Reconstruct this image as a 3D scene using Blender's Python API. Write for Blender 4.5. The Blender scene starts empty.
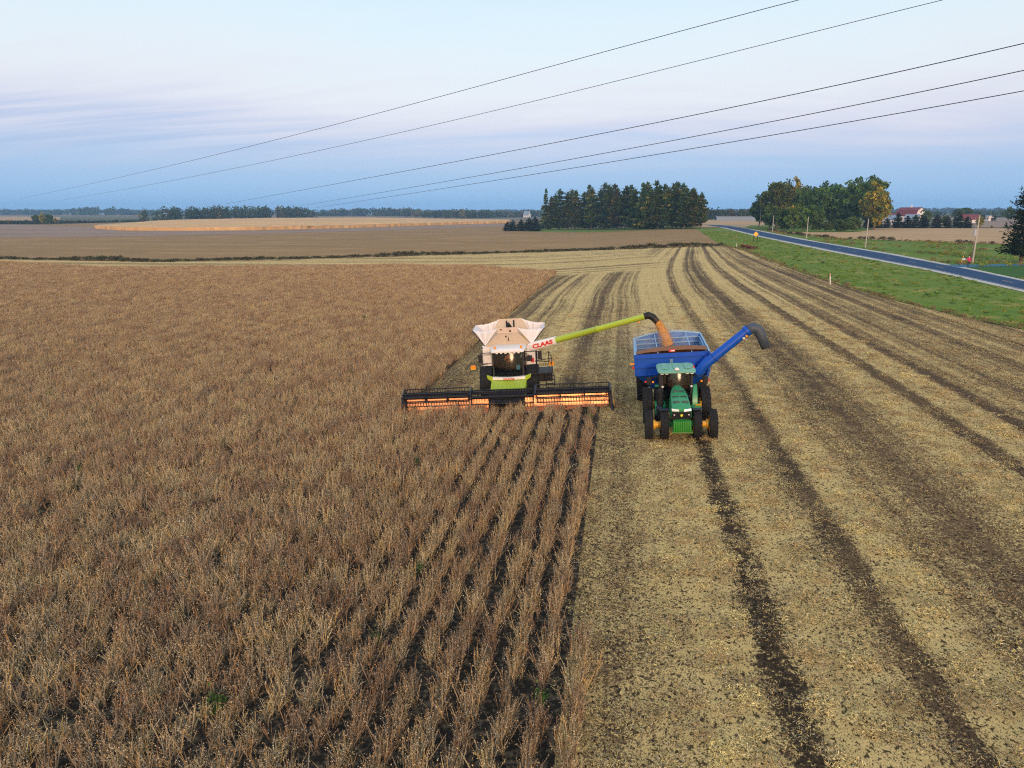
import bpy, bmesh, math, random
import numpy as np
from mathutils import Matrix, Vector, Euler
R = math.radians
sc = bpy.context.scene
C = sc.collection

# ------------------------------------------------------------ camera, sky, sun, exposure
CAM_H, FOC = 10.7, 710.0                      # camera height in metres, focal length in picture widths / 1024
PITCH, YAW = R(13.7), R(8.79)                 # looking down, turned left of the crop rows (rows run along +Y)
cam = bpy.data.cameras.new('camera'); camo = bpy.data.objects.new('camera', cam); C.objects.link(camo)
cam.sensor_width = 36.0; cam.lens = FOC / 1024 * 36; cam.clip_start = 0.1; cam.clip_end = 30000
camo.location = (0, 0, CAM_H); camo.rotation_euler = (R(90) - PITCH, 0, YAW)
sc.camera = camo

SUN_EL, SUN_AZ = R(13.0), R(168)               # low evening sun behind the camera (azimuth clockwise from +Y)
sun = bpy.data.lights.new('sun', 'SUN'); suno = bpy.data.objects.new('sun', sun); C.objects.link(suno)
sun.energy = 2.0; sun.angle = R(9); sun.color = (1.0, 0.64, 0.38)
sd = Vector((math.sin(SUN_AZ) * math.cos(SUN_EL), math.cos(SUN_AZ) * math.cos(SUN_EL), math.sin(SUN_EL)))
suno.rotation_euler = (-sd).to_track_quat('-Z', 'Y').to_euler(); suno.location = (0, 0, 60)

vs = sc.view_settings
sc.display_settings.display_device = 'sRGB'
vs.view_transform = 'Standard'; vs.look = 'None'; vs.gamma = 1.0; vs.exposure = 0.0; vs.use_curve_mapping = False
try:
    sc.cycles.max_bounces = 6; sc.cycles.diffuse_bounces = 2; sc.cycles.glossy_bounces = 3
    sc.cycles.transparent_max_bounces = 10; sc.cycles.volume_bounces = 0
    sc.cycles.use_denoising = False; sc.cycles.filter_width = 1.15
except Exception: pass

def lin(r, g, b):
    f = lambda c: (c / 12.92 if c <= .04045 else ((c + .055) / 1.055) ** 2.4)
    return (f(r / 255), f(g / 255), f(b / 255), 1)

HAZE = 0.00018                                 # density of the evening air
class NT:                                      # short-hand for building node trees
    def __init__(s, tree): s.t = tree; s.n = tree.nodes; s.l = tree.links
    def node(s, typ, **kw):
        n = s.n.new(typ)
        for k, v in kw.items():
            if k == 'ins':
                for i, x in v.items():
                    if hasattr(x, 'is_output'): s.l.new(x, n.inputs[i])
                    elif x is not None: n.inputs[i].default_value = x
            else: setattr(n, k, v)
        return n
    def math(s, op, a, b=None, c=None, clamp=False):
        return s.node('ShaderNodeMath', operation=op, use_clamp=clamp, ins={i: x for i, x in enumerate((a, b, c)) if x is not None}).outputs[0]
    def mix(s, f, a, b, blend='MIX'):
        n = s.node('ShaderNodeMix', data_type='RGBA', blend_type=blend, ins={0: f, 6: a, 7: b}); return n.outputs[2]
    def ramp(s, f, stops, interp='LINEAR'):
        n = s.node('ShaderNodeValToRGB', ins={0: f}); cr = n.color_ramp; cr.interpolation = interp
        while len(cr.elements) < len(stops): cr.elements.new(.5)
        for e, (p, c) in zip(cr.elements, sorted(stops, key=lambda q: q[0])):
            e.position = p; e.color = c if hasattr(c, '__len__') else (c, c, c, 1)
        return n.outputs[0]
    def noise(s, vec, scale, detail=4, rough=.55, dist=0):
        return s.node('ShaderNodeTexNoise', ins={'Vector': vec, 'Scale': scale, 'Detail': detail, 'Roughness': rough, 'Distortion': dist}).outputs[0]
    def mapping(s, vec, scale=(1, 1, 1), rot=(0, 0, 0), loc=(0, 0, 0)):
        return s.node('ShaderNodeMapping', ins={'Vector': vec, 'Scale': scale, 'Rotation': rot, 'Location': loc}).outputs[0]
    def sstep(s, x, a, b):
        return s.node('ShaderNodeMapRange', interpolation_type='SMOOTHSTEP', ins={0: x, 1: a, 2: b, 3: 0.0, 4: 1.0}).outputs[0]

w = bpy.data.worlds.new('World'); sc.world = w; w.use_nodes = True
t = NT(w.node_tree); t.n.clear()
tc = t.node('ShaderNodeTexCoord').outputs['Generated']
sep = t.node('ShaderNodeSeparateXYZ', ins={0: tc}); dx, dy, dz = sep.outputs
zc = t.math('MAXIMUM', dz, 0.0)
# thin clouds laid out on a flat layer overhead
den = t.math('ADD', zc, 0.16)
pl = t.node('ShaderNodeCombineXYZ', ins={0: t.math('DIVIDE', dx, den), 1: t.math('DIVIDE', dy, den), 2: 0.3}).outputs[0]
pl = t.mapping(pl, rot=(0, 0, R(-24)), scale=(.55, 2.1, 1))
n1 = t.noise(pl, 1.15, 6, .6, .5); n2 = t.noise(pl, 3.1, 5, .6, .3)
zj = t.math('ADD', zc, t.math('MULTIPLY', t.math('SUBTRACT', n1, .5), .10))
zj = t.math('ADD', zj, t.math('MULTIPLY', t.math('SUBTRACT', n2, .5), .03))
zj = t.math('ADD', t.math('MULTIPLY', zj, t.sstep(zc, 0.02, .12)), t.math('MULTIPLY', zc, t.math('SUBTRACT', 1.0, t.sstep(zc, 0.02, .12))))
east = t.ramp(zj, [(0, lin(138, 194, 246)), (.022, lin(144, 192, 241)), (.048, lin(154, 189, 234)), (.070, lin(178, 196, 232)), (.092, lin(203, 206, 231)), (.12, lin(219, 217, 233)), (.15, lin(230, 230, 237)),
                   (.19, lin(229, 237, 242)), (.24, lin(222, 239, 246)), (.32, lin(206, 230, 243)), (.55, lin(200, 217, 236)), (1, lin(180, 201, 226))])
west = t.ramp(zc, [(0, lin(255, 150, 84)), (.05, lin(255, 178, 112)), (.14, lin(250, 208, 168)), (.3, lin(222, 222, 226)), (.6, lin(204, 215, 230)), (1, lin(180, 201, 226))])
sunh = t.math('ADD', t.math('MULTIPLY', dx, math.sin(SUN_AZ)), t.math('MULTIPLY', dy, math.cos(SUN_AZ)))
west = t.mix(1.0, west, (1.9, 1.75, 1.6, 1), 'MULTIPLY')          # the afterglow side and the top of the sky are the bright ones
strk = t.noise(t.mapping(pl, scale=(.55, 2.2, 1)), 1.1, 6, .58, .5)      # a few blue grey cloud streaks low on the left
sm = t.math('MULTIPLY', t.math('MULTIPLY', t.sstep(strk, .42, .60), t.math('MULTIPLY', t.sstep(zc, .055, .085), t.math('SUBTRACT', 1.0, t.sstep(zc, .112, .138)))), t.sstep(dx, -.20, -.55))
east = t.mix(t.math('MULTIPLY', sm, .55), east, lin(160, 180, 222))
east = t.mix(t.sstep(zc, .36, .75), east, t.mix(1.0, east, (1.45, 1.45, 1.45, 1), 'MULTIPLY'))
grad = t.mix(t.sstep(sunh, -.10, .8), east, west)
nish = t.node('ShaderNodeTexSky', sky_type='NISHITA', sun_disc=False, sun_elevation=SUN_EL, sun_rotation=SUN_AZ, altitude=300, air_density=1.0, dust_density=2.0, ozone_density=1.5).outputs[0]
bg1 = t.node('ShaderNodeBackground', ins={0: nish, 1: 0.03})
bg2 = t.node('ShaderNodeBackground', ins={0: grad, 1: 0.92})
addb = t.node('ShaderNodeAddShader', ins={0: bg1.outputs[0], 1: bg2.outputs[0]})
t.node('ShaderNodeOutputWorld', ins={0: addb.outputs[0]})

# ------------------------------------------------------------ terrain and picture geometry
SL, LL = .078, 25.0
def zt(x):                                     # the near fields fall gently to the left
    return SL * LL * math.tanh(x / LL)
fwd = Vector((-math.sin(YAW), math.cos(YAW), 0)); rgt = Vector((math.cos(YAW), math.sin(YAW), 0)); upv = Vector((0, 0, 1))
def ray(px, py):
    u, v = (px - 512) / FOC, (384 - py) / FOC
    return (fwd * math.cos(PITCH) - upv * math.sin(PITCH)) + rgt * u + (fwd * math.sin(PITCH) + upv * math.cos(PITCH)) * v
def at(px, py):                                # where the sight line through a picture point meets the ground
    d = ray(px, py); s = CAM_H / -d.z
    for _ in range(50): s = .6 * s + .4 * (CAM_H - zt(d.x * s)) / -d.z
    return Vector((d.x * s, d.y * s, zt(d.x * s)))
def pt(px, py, D):                             # a point on that sight line at distance D
    d = ray(px, py); return d * (D / d.dot(fwd)) + Vector((0, 0, CAM_H))
def top_z(px, py, base):                       # height of a thing standing at `base` whose top shows at py
    d = ray(px, py); D = base.dot(fwd); return CAM_H + d.z * D / d.dot(fwd)

# ------------------------------------------------------------ helpers: materials
def principled(name, rough=.6, metal=0.0, spec=.5):
    m = bpy.data.materials.new(name); m.use_nodes = True; k = NT(m.node_tree); k.n.clear()
    b = k.node('ShaderNodeBsdfPrincipled', ins={'Roughness': rough, 'Metallic': metal, 'Specular IOR Level': spec})
    o = k.node('ShaderNodeOutputMaterial', ins={0: b.outputs[0]})
    return m, k, b
def paint(name, col, rough=.4, metal=0.0, dust=.35, dustcol=(.27, .21, .14, 1), scale=3.0, spec=.5):
    m, k, b = principled(name, rough, metal, spec)
    co = k.node('ShaderNodeTexCoord').outputs['Object']
    n = k.noise(co, scale, 6, .65); n2 = k.noise(co, scale * 9, 3, .6)
    f = k.math('MULTIPLY', k.sstep(k.math('ADD', k.math('MULTIPLY', n, .7), k.math('MULTIPLY', n2, .3)), .38, .72), dust)
    c = k.mix(f, (*col[:3], 1), dustcol)
    k.l.new(c, b.inputs['Base Color'])
    k.l.new(k.math('ADD', k.math('MULTIPLY', f, .6), rough, clamp=True), b.inputs['Roughness'])
    return m
def glassy(name, tint=(.75, .85, .82, 1), refl=.0):
    m = bpy.data.materials.new(name); m.use_nodes = True; k = NT(m.node_tree); k.n.clear()
    tr = k.node('ShaderNodeBsdfTransparent', ins={0: tint}); g = k.node('ShaderNodeBsdfGlossy', ins={0: (1, 1, 1, 1), 'Roughness': .11})
    fr = k.node('ShaderNodeFresnel', ins={0: 1.5}).outputs[0]
    f = k.math('ADD', k.math('MULTIPLY', fr, .4), refl, clamp=True)
    mx = k.node('ShaderNodeMixShader', ins={0: f, 1: tr.outputs[0], 2: g.outputs[0]})
    k.node('ShaderNodeOutputMaterial', ins={0: mx.outputs[0]}); return m
def emitter(name, col, s):
    m = bpy.data.materials.new(name); m.use_nodes = True; k = NT(m.node_tree); k.n.clear()
    e = k.node('ShaderNodeEmission', ins={0: (*col, 1), 1: s}); k.node('ShaderNodeOutputMaterial', ins={0: e.outputs[0]}); return m
def leafy(name, trans=.25, rough=.8):          # colour comes from the mesh's own tint plus a small change per plant
    m, k, b = principled(name, rough, 0, .15)
    a = k.node('ShaderNodeAttribute', attribute_name='tint').outputs['Color']
    r = k.node('ShaderNodeObjectInfo').outputs['Random']
    hs = k.node('ShaderNodeHueSaturation', ins={'Hue': k.math('ADD', k.math('MULTIPLY', r, .03), .485), 'Saturation': 1.0, 'Value': k.math('ADD', k.math('MULTIPLY', r, .5), .75), 'Color': a}).outputs[0]
    k.l.new(hs, b.inputs['Base Color'])
    if trans:
        tl = k.node('ShaderNodeBsdfTranslucent', ins={0: hs})
        mx = k.node('ShaderNodeMixShader', ins={0: trans, 1: b.outputs[0], 2: tl.outputs[0]})
        k.l.new(mx.outputs[0], k.n['Material Output'].inputs[0])
    return m

# ------------------------------------------------------------ helpers: meshes and objects
class MB:
    def __init__(s): s.v = []; s.f = []; s.m = []
    def add(s, vs, fs, m=0):
        o = len(s.v); s.v += [tuple(x) for x in vs]
        for f in fs: s.f.append([o + i for i in f]); s.m.append(m)
        return s
    def box(s, c, d, m=0, rot=None):
        x, y, z = d[0] / 2, d[1] / 2, d[2] / 2
        vs = [Vector(q) for q in ((-x, -y, -z), (x, -y, -z), (x, y, -z), (-x, y, -z), (-x, -y, z), (x, -y, z), (x, y, z), (-x, y, z))]
        if rot is not None:
            M = Euler(rot).to_matrix(); vs = [M @ q for q in vs]
        c = Vector(c)
        return s.add([q + c for q in vs], [(0, 3, 2, 1), (4, 5, 6, 7), (0, 1, 5, 4), (1, 2, 6, 5), (2, 3, 7, 6), (3, 0, 4, 7)], m)
    def frame(s, d):
        d = Vector(d).normalized(); a = Vector((0, 0, 1)) if abs(d.z) < .9 else Vector((1, 0, 0))
        u = d.cross(a).normalized(); return u, u.cross(d).normalized()
    def beam(s, p, q, wd, h, m=0):
        p, q = Vector(p), Vector(q); u, v = s.frame(q - p); u = u * wd / 2; v = v * h / 2
        return s.add([p - u - v, p + u - v, p + u + v, p - u + v, q - u - v, q + u - v, q + u + v, q - u + v],
                     [(0, 3, 2, 1), (4, 5, 6, 7), (0, 1, 5, 4), (1, 2, 6, 5), (2, 3, 7, 6), (3, 0, 4, 7)], m)
    def tube(s, pts, r, n=10, m=0, cap=True):
        pts = [Vector(p) for p in pts]; rs = r if hasattr(r, '__len__') else [r] * len(pts)
        o = len(s.v); u0 = None
        for i, p in enumerate(pts):
            d = (pts[min(i + 1, len(pts) - 1)] - pts[max(i - 1, 0)]).normalized()
            if u0 is None: u0, _ = s.frame(d)
            u = (u0 - d * u0.dot(d)).normalized(); v = d.cross(u); u0 = u
            for j in range(n):
                a = 2 * math.pi * j / n; s.v.append(tuple(p + (u * math.cos(a) + v * math.sin(a)) * rs[i]))
        for i in range(len(pts) - 1):
            for j in range(n):
                s.f.append([o + i * n + j, o + i * n + (j + 1) % n, o + (i + 1) * n + (j + 1) % n, o + (i + 1) * n + j]); s.m.append(m)
        if cap:
            s.f.append([o + j for j in range(n)][::-1]); s.m.append(m)
            e = o + (len(pts) - 1) * n; s.f.append([e + j for j in range(n)]); s.m.append(m)
        return s
    def lathe(s, prof, c, axis='x', n=28, m=0):  # prof: (radius, offset along axis), closed ring profile
        o = len(s.v); c = Vector(c); k = len(prof)
        for j in range(n):
            a = 2 * math.pi * j / n; ca, sa = math.cos(a), math.sin(a)
            for r, tt in prof:
                s.v.append(tuple(c + (Vector((tt, r * ca, r * sa)) if axis == 'x' else Vector((r * ca, r * sa, tt)) if axis == 'z' else Vector((r * ca, tt, r * sa)))))
        for j in range(n):
            for i in range(k - 1):
                a, b = o + j * k, o + ((j + 1) % n) * k
                s.f.append([a + i, a + i + 1, b + i + 1, b + i]); s.m.append(m)
        return s
    def prism(s, poly, off, m=0):
        n = len(poly); off = Vector(off); vs = [Vector(p) for p in poly] + [Vector(p) + off for p in poly]
        return s.add(vs, [list(range(n))[::-1], [n + i for i in range(n)]] + [[i, (i + 1) % n, n + (i + 1) % n, n + i] for i in range(n)], m)
    def loft(s, rings, m=0, cap=True, closed=True):
        n = len(rings[0]); o = len(s.v)
        for rg in rings: s.v += [tuple(p) for p in rg]
        for i in range(len(rings) - 1):
            for j in range(n if closed else n - 1):
                s.f.append([o + i * n + j, o + i * n + (j + 1) % n, o + (i + 1) * n + (j + 1) % n, o + (i + 1) * n + j]); s.m.append(m)
        if cap:
            s.f.append([o + j for j in range(n)][::-1]); s.m.append(m)
            e = o + (len(rings) - 1) * n; s.f.append([e + j for j in range(n)]); s.m.append(m)
        return s
    def mesh(s, name, mats, smooth=38, normals=True):
        me = bpy.data.meshes.new(name); me.from_pydata(s.v, [], s.f)
        for q in (mats if isinstance(mats, (list, tuple)) else [mats]): me.materials.append(q)
        me.polygons.foreach_set('material_index', s.m)
        if normals:
            bm = bmesh.new(); bm.from_mesh(me); bmesh.ops.recalc_face_normals(bm, faces=bm.faces); bm.to_mesh(me); bm.free()
        if smooth:
            me.polygons.foreach_set('use_smooth', [True] * len(me.polygons)); me.set_sharp_from_angle(angle=R(smooth))
        me.update(); return me
    def build(s, name, mats, parent=None, bevel=0, smooth=38):
        o = bpy.data.objects.new(name, s.mesh(name, mats, smooth)); C.objects.link(o); o.parent = parent
        if bevel:
            b = o.modifiers.new('bevel', 'BEVEL'); b.width = bevel; b.segments = 2; b.limit_method = 'ANGLE'; b.angle_limit = R(40)
        return o
def tag(o, label=None, cat=None, group=None, kind=None):
    for k, v in (('label', label), ('category', cat), ('group', group), ('kind', kind)):
        if v: o[k] = v
    return o
def empty(name, loc, rot=(0, 0, 0), label=None, cat=None, group=None):
    o = bpy.data.objects.new(name, None); C.objects.link(o); o.location = loc; o.rotation_euler = rot; o.empty_display_size = .3
    return tag(o, label, cat, group)
def link(name, me, parent=None):
    o = bpy.data.objects.new(name, me); C.objects.link(o); o.parent = parent; return o
def copy_tree(o, parent=None):
    c = o.copy(); C.objects.link(c); c.parent = parent
    for ch in list(o.children): copy_tree(ch, c)
    return c
def npmesh(name, V, faces_n, mat, tint=None, smooth=False):   # faces_n: (count, k) index array; tint per face
    me = bpy.data.meshes.new(name); k = faces_n.shape[1]; nf = len(faces_n)
    me.vertices.add(len(V)); me.vertices.foreach_set('co', np.asarray(V, np.float32).ravel())
    me.loops.add(nf * k); me.loops.foreach_set('vertex_index', faces_n.astype(np.int32).ravel())
    me.polygons.add(nf); me.polygons.foreach_set('loop_start', np.arange(nf, dtype=np.int32) * k)
    me.materials.append(mat)
    if tint is not None:
        a = me.attributes.new('tint', 'FLOAT_COLOR', 'CORNER')
        cc = np.repeat(np.hstack([tint, np.ones((nf, 1))]), k, axis=0).astype(np.float32); a.data.foreach_set('color', cc.ravel())
    me.update(calc_edges=True); me.validate()
    if smooth: me.polygons.foreach_set('use_smooth', [True] * nf)
    return me
def quads(cen, a, b):                           # leaf quads: centre, half-axis a, half-axis b  -> verts, faces (diamonds)
    n = len(cen); V = np.empty((n, 4, 3)); V[:, 0] = cen - a; V[:, 1] = cen + b; V[:, 2] = cen + a; V[:, 3] = cen - b
    return V.reshape(-1, 3), np.arange(n * 4).reshape(n, 4)
rng = np.random.default_rng(11); random.seed(5)
def unit(n, g=None):
    v = (g or rng).normal(size=(n, 3)); return v / np.linalg.norm(v, axis=1)[:, None]

def scatter(name, P, rotz, scl, idx, meshes, label, cat):     # uncountable growth: one object, plants instanced over its points
    col = bpy.data.collections.new(name + '_kinds')
    for i, me in enumerate(meshes):
        col.objects.link(bpy.data.objects.new('%s_%02d' % (name, i), me))
    me = bpy.data.meshes.new(name); n = len(P)
    me.vertices.add(n); me.vertices.foreach_set('co', np.asarray(P, np.float32).ravel())
    for nm, ty, key, arr in (('rz', 'FLOAT_VECTOR', 'vector', rotz), ('scl', 'FLOAT_VECTOR', 'vector', scl), ('idx', 'INT', 'value', idx)):
        a = me.attributes.new(nm, ty, 'POINT'); a.data.foreach_set(key, np.asarray(arr, np.int32 if ty == 'INT' else np.float32).ravel())
    o = link(name, me); tag(o, label, cat, kind='stuff')
    ng = bpy.data.node_groups.new(name, 'GeometryNodeTree')
    ng.interface.new_socket('Geometry', in_out='INPUT', socket_type='NodeSocketGeometry'); ng.interface.new_socket('Geometry', in_out='OUTPUT', socket_type='NodeSocketGeometry')
    k = NT(ng); gi = k.node('NodeGroupInput'); go = k.node('NodeGroupOutput')
    ci = k.node('GeometryNodeCollectionInfo'); ci.inputs['Collection'].default_value = col; ci.inputs['Separate Children'].default_value = True; ci.inputs['Reset Children'].default_value = True
    ia = k.node('GeometryNodeInputNamedAttribute', data_type='INT'); ia.inputs['Name'].default_value = 'idx'
    ra = k.node('GeometryNodeInputNamedAttribute', data_type='FLOAT_VECTOR'); ra.inputs['Name'].default_value = 'rz'
    sa = k.node('GeometryNodeInputNamedAttribute', data_type='FLOAT_VECTOR'); sa.inputs['Name'].default_value = 'scl'
    ip = k.node('GeometryNodeInstanceOnPoints'); ip.inputs['Pick Instance'].default_value = True
    k.l.new(gi.outputs[0], ip.inputs['Points']); k.l.new(ci.outputs[0], ip.inputs['Instance'])
    k.l.new(ia.outputs['Attribute'], ip.inputs['Instance Index']); k.l.new(ra.outputs['Attribute'], ip.inputs['Rotation']); k.l.new(sa.outputs['Attribute'], ip.inputs['Scale'])
    k.l.new(ip.outputs[0], go.inputs[0])
    md = o.modifiers.new('plants', 'NODES'); md.node_group = ng
    return o

XB = [-3000, -1500, -800, -500, -300, -200, -140, -110] + [float(x) for x in np.arange(-90, 90.1, 2.5)] + [110, 140, 200, 300, 500, 800, 1500, 3000]
def clip(poly, x, keep_right):
    out = []
    for i, p in enumerate(poly):
        q = poly[(i + 1) % len(poly)]; a = (p[0] >= x) if keep_right else (p[0] <= x); b = (q[0] >= x) if keep_right else (q[0] <= x)
        if a: out.append(p)
        if a != b:
            s = (x - p[0]) / (q[0] - p[0]); out.append((x, p[1] + s * (q[1] - p[1])))
    return out
def in_poly(P, poly):
    x, y = P[:, 0], P[:, 1]; ins = np.zeros(len(P), bool); n = len(poly)
    for i in range(n):
        x1, y1 = poly[i][:2]; x2, y2 = poly[(i + 1) % n][:2]
        if y1 == y2: continue
        c = ((y1 > y) != (y2 > y)) & (x < (x2 - x1) * (y - y1) / (y2 - y1) + x1); ins ^= c
    return ins
def sheet(name, polys, dz, mat, label=None, cat=None, kind='structure'):
    m = MB()
    for poly in polys:                          # each polygon convex, or convex along X strips
        poly = [tuple(p[:2]) for p in poly]
        lo, hi = min(p[0] for p in poly), max(p[0] for p in poly)
        cuts = [lo] + [x for x in XB if lo + .01 < x < hi - .01] + [hi]
        for a, b in zip(cuts, cuts[1:]):
            q = clip(clip(poly, a, True), b, False)
            if len(q) >= 3: m.add([(x, y, zl(x) + dz) for x, y in q], [list(range(len(q)))])
    me = m.mesh(name, mat, smooth=0, normals=False)
    bm = bmesh.new(); bm.from_mesh(me)
    for f in bm.faces:
        if f.normal.z < 0: f.normal_flip()
    bm.to_mesh(me); bm.free()
    o = link(name, me); return tag(o, label, cat, kind=kind)
def zl(x):                                      # terrain height as the sheets have it: straight between the X breaks
    return float(np.interp(x, XB, [zt(q) for q in XB]))
def band(pts_a, pts_b):                         # strip between two polylines with matching points
    return [[pts_a[i], pts_a[i + 1], pts_b[i + 1], pts_b[i]] for i in range(len(pts_a) - 1)]
# ------------------------------------------------------------ ground, fields and road (setting)
def objco(k): return k.node('ShaderNodeTexCoord').outputs['Object']
def field_mat(name, c1, c2, sc1=.05, sc2=.9, c3=None, stretch=(1, 1, 1), rot=0, bump=.0, lines=None):
    m, k, b = principled(name, .95, 0, .1); co = objco(k); mp = k.mapping(co, scale=stretch, rot=(0, 0, rot))
    a = k.noise(mp, sc1, 5, .6); s = k.noise(co, sc2, 6, .7)
    f = k.math('ADD', k.math('MULTIPLY', k.math('SUBTRACT', a, .5), 1.6), k.math('MULTIPLY', k.math('SUBTRACT', s, .5), 1.5))
    c = k.mix(k.math('ADD', f, .5, clamp=True), c1, c2)
    if c3: c = k.mix(k.math('MULTIPLY', k.sstep(k.noise(mp, sc1 * 2.7, 4, .6), .52, .68), .8), c, c3)
    if lines:
        y = k.node('ShaderNodeSeparateXYZ', ins={0: k.mapping(co, rot=(0, 0, lines[0]))}).outputs[0]
        wv = k.math('SINE', k.math('MULTIPLY', k.math('ADD', y, k.math('MULTIPLY', a, 2.0)), lines[1]))
        c = k.mix(k.math('MULTIPLY', k.sstep(wv, .1, .9), lines[2]), c, lines[3])
    k.l.new(c, b.inputs['Base Color'])
    if bump:
        bn = k.node('ShaderNodeBump', ins={'Strength': bump, 'Distance': .15, 'Height': s}); k.l.new(bn.outputs[0], b.inputs['Normal'])
    return m
def A(*pts): return [at(*p) for p in pts]

# far farmland under everything
m, k, b = principled('farmland', .95, 0, .1); co = objco(k)
vor = k.node('ShaderNodeTexVoronoi', ins={'Vector': k.mapping(co, rot=(0, 0, .3), scale=(.0016, .0038, 1)), 'Scale': 1.0}).outputs['Color']
vx = k.node('ShaderNodeSeparateXYZ', ins={0: vor}).outputs[0]
c = k.ramp(vx, [(0, (.20, .14, .075, 1)), (.3, (.11, .12, .05, 1)), (.45, (.30, .22, .12, 1)), (.62, (.09, .10, .045, 1)), (.8, (.19, .14, .08, 1))], 'CONSTANT')
c = k.mix(k.math('MULTIPLY', k.noise(co, .02, 5, .6), .5), c, (.12, .10, .06, 1)); k.l.new(c, b.inputs['Base Color'])
sheet('ground', [[(-3000, -300), (3000, -300), (3000, 3200), (-3000, 3200)]], 0.0, m)

# harvested field: straw and soil bands along the rows, turned across the rows on the headland
XCUT, XEDGE, YHEAD = -12.3, -1.35, at(507, 412).y
def sx(s): return at(625 + s * 200, 411).x
PROF = [(-1.30, .45), (-1.02, .34), (-.86, .72), (-.72, .45), (-.60, .78), (-.47, .85), (-.33, .35), (-.20, .46), (-.10, .50), (.03, .60), (.12, .68), (.18, .86), (.265, .84),
        (.30, .80), (.36, .74), (.40, .78), (.50, .80), (.58, .66), (.635, .40), (.675, .40), (.72, .92), (.80, .86), (.87, .62), (.98, .40), (1.08, .32), (1.18, .46), (1.34, .88), (1.44, .70),
        (1.52, .34), (1.57, .34), (1.63, .68), (1.76, .90), (1.815, .5), (1.87, .45), (1.93, .62), (2.03, .60), (2.15, .38), (2.35, .52), (2.5, .36), (2.7, .62), (2.9, .40), (3.05, .66), (3.25, .40), (3.5, .55)]
PX = [(sx(s), v) for s, v in PROF]
def cover(x): return np.interp(x, [p[0] for p in PX], [p[1] for p in PX])
m, k, b = principled('stubble', .95, 0, .1); co = objco(k); x, y, z = k.node('ShaderNodeSeparateXYZ', ins={0: co}).outputs
yline = k.node('ShaderNodeCombineXYZ', ins={1: y, 0: k.math('MULTIPLY', x, .25)}).outputs[0]
wob = k.math('ADD', k.math('MULTIPLY', k.math('SUBTRACT', k.noise(yline, .05, 2, .5), .5), .7), k.math('MULTIPLY', k.math('SUBTRACT', k.noise(co, .8, 4, .6), .5), .6))
qf = k.math('MAXIMUM', k.math('DIVIDE', k.math('SUBTRACT', y, 95), 105), 0.0)      # far end: the bands swing towards the field corner
sh = k.math('MULTIPLY', k.math('MULTIPLY', k.math('MULTIPLY', qf, qf), 15.0), k.math('SUBTRACT', 1.0, k.math('DIVIDE', k.math('MAXIMUM', x, 0.0), 34.0), clamp=True))
xw = k.math('SUBTRACT', k.math('ADD', x, wob), sh)
lo, mid, hi = PX[0][0], PX[21][0], PX[-1][0]
def prof_ramp(pts, a, bb): return k.ramp(k.math('DIVIDE', k.math('SUBTRACT', xw, a), bb - a), [((p - a) / (bb - a), v) for p, v in pts])
r1 = prof_ramp(PX[:22], lo, mid); r2 = prof_ramp(PX[21:], mid, hi)
prof = k.mix(k.math('GREATER_THAN', xw, mid), r1, r2)
fs = k.noise(k.node('ShaderNodeCombineXYZ', ins={0: xw, 1: k.math('MULTIPLY', y, .006)}).outputs[0], 1.15, 4, .75)      # finer bands from chaff and wheels
prof = k.math('ADD', prof, k.math('MULTIPLY', k.math('SUBTRACT', fs, .5), k.math('ADD', 1.0, k.math('MULTIPLY', k.sstep(y, 30, 90), 1.1))))
# headland: bands run across
hy = k.math('ADD', y, k.math('MULTIPLY', x, -.05)); hyw = k.math('ADD', hy, k.math('MULTIPLY', wob, 1.4))
hb = k.noise(k.node('ShaderNodeCombineXYZ', ins={0: hyw, 1: k.math('MULTIPLY', x, .004)}).outputs[0], .20, 5, .75)
hb = k.sstep(hb, .34, .58)
hm = k.math('MULTIPLY', k.sstep(k.math('ADD', hy, wob), 128, 138), k.math('SUBTRACT', 1.0, k.sstep(k.math('ADD', x, k.math('MULTIPLY', wob, 3)), 3, 11)))
prof = k.mix(hm, prof, k.math('ADD', k.math('MULTIPLY', hb, .62), .28))
big = k.noise(co, .07, 4, .6); patch = k.noise(co, .55, 5, .7)
sp = k.noise(k.mapping(co, scale=(1.15, .85, 1)), 16.0, 4, .75); sp2 = k.noise(co, 4.5, 6, .8)
cv = k.math('ADD', prof, k.math('ADD', k.math('MULTIPLY', k.math('SUBTRACT', big, .5), .4), k.math('MULTIPLY', k.math('SUBTRACT', patch, .5), .55)))
th = k.math('ADD', k.math('MULTIPLY', sp, .62), k.math('MULTIPLY', sp2, .38))
straw = k.mix(k.noise(co, 1.3, 4, .6), (.64, .44, .15, 1), (.86, .63, .28, 1))
soil = k.mix(k.sstep(k.noise(co, .13, 5, .65), .36, .60), (.10, .066, .037, 1), (.20, .125, .062, 1))
trk = None                                      # wheel tracks pressed into the soil
for s_, hw, dp, yl in ((.335, .36, .80, 36), (.655, .26, .22, 500), (1.545, .30, .30, 500), (1.845, .32, .42, 500), (2.55, .3, .3, 500)):
    d_ = k.math('ABSOLUTE', k.math('SUBTRACT', xw, sx(s_))); e_ = k.math('MULTIPLY', k.math('SUBTRACT', 1.0, k.sstep(d_, hw * .2, hw * 1.9)), k.math('MULTIPLY', k.sstep(k.noise(co, 5.5, 5, .7, .3), .26, .60), dp))
    e_ = k.math('MULTIPLY', e_, k.math('SUBTRACT', 1.0, k.math('MULTIPLY', k.sstep(y, 30, 90), .72)))
    if yl < 400: e_ = k.math('MULTIPLY', e_, k.math('SUBTRACT', 1.0, k.sstep(y, yl - 4, yl + 2)))
    trk = e_ if trk is None else k.math('MAXIMUM', trk, e_)
soil = k.mix(trk, soil, (.026, .020, .014, 1))
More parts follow.
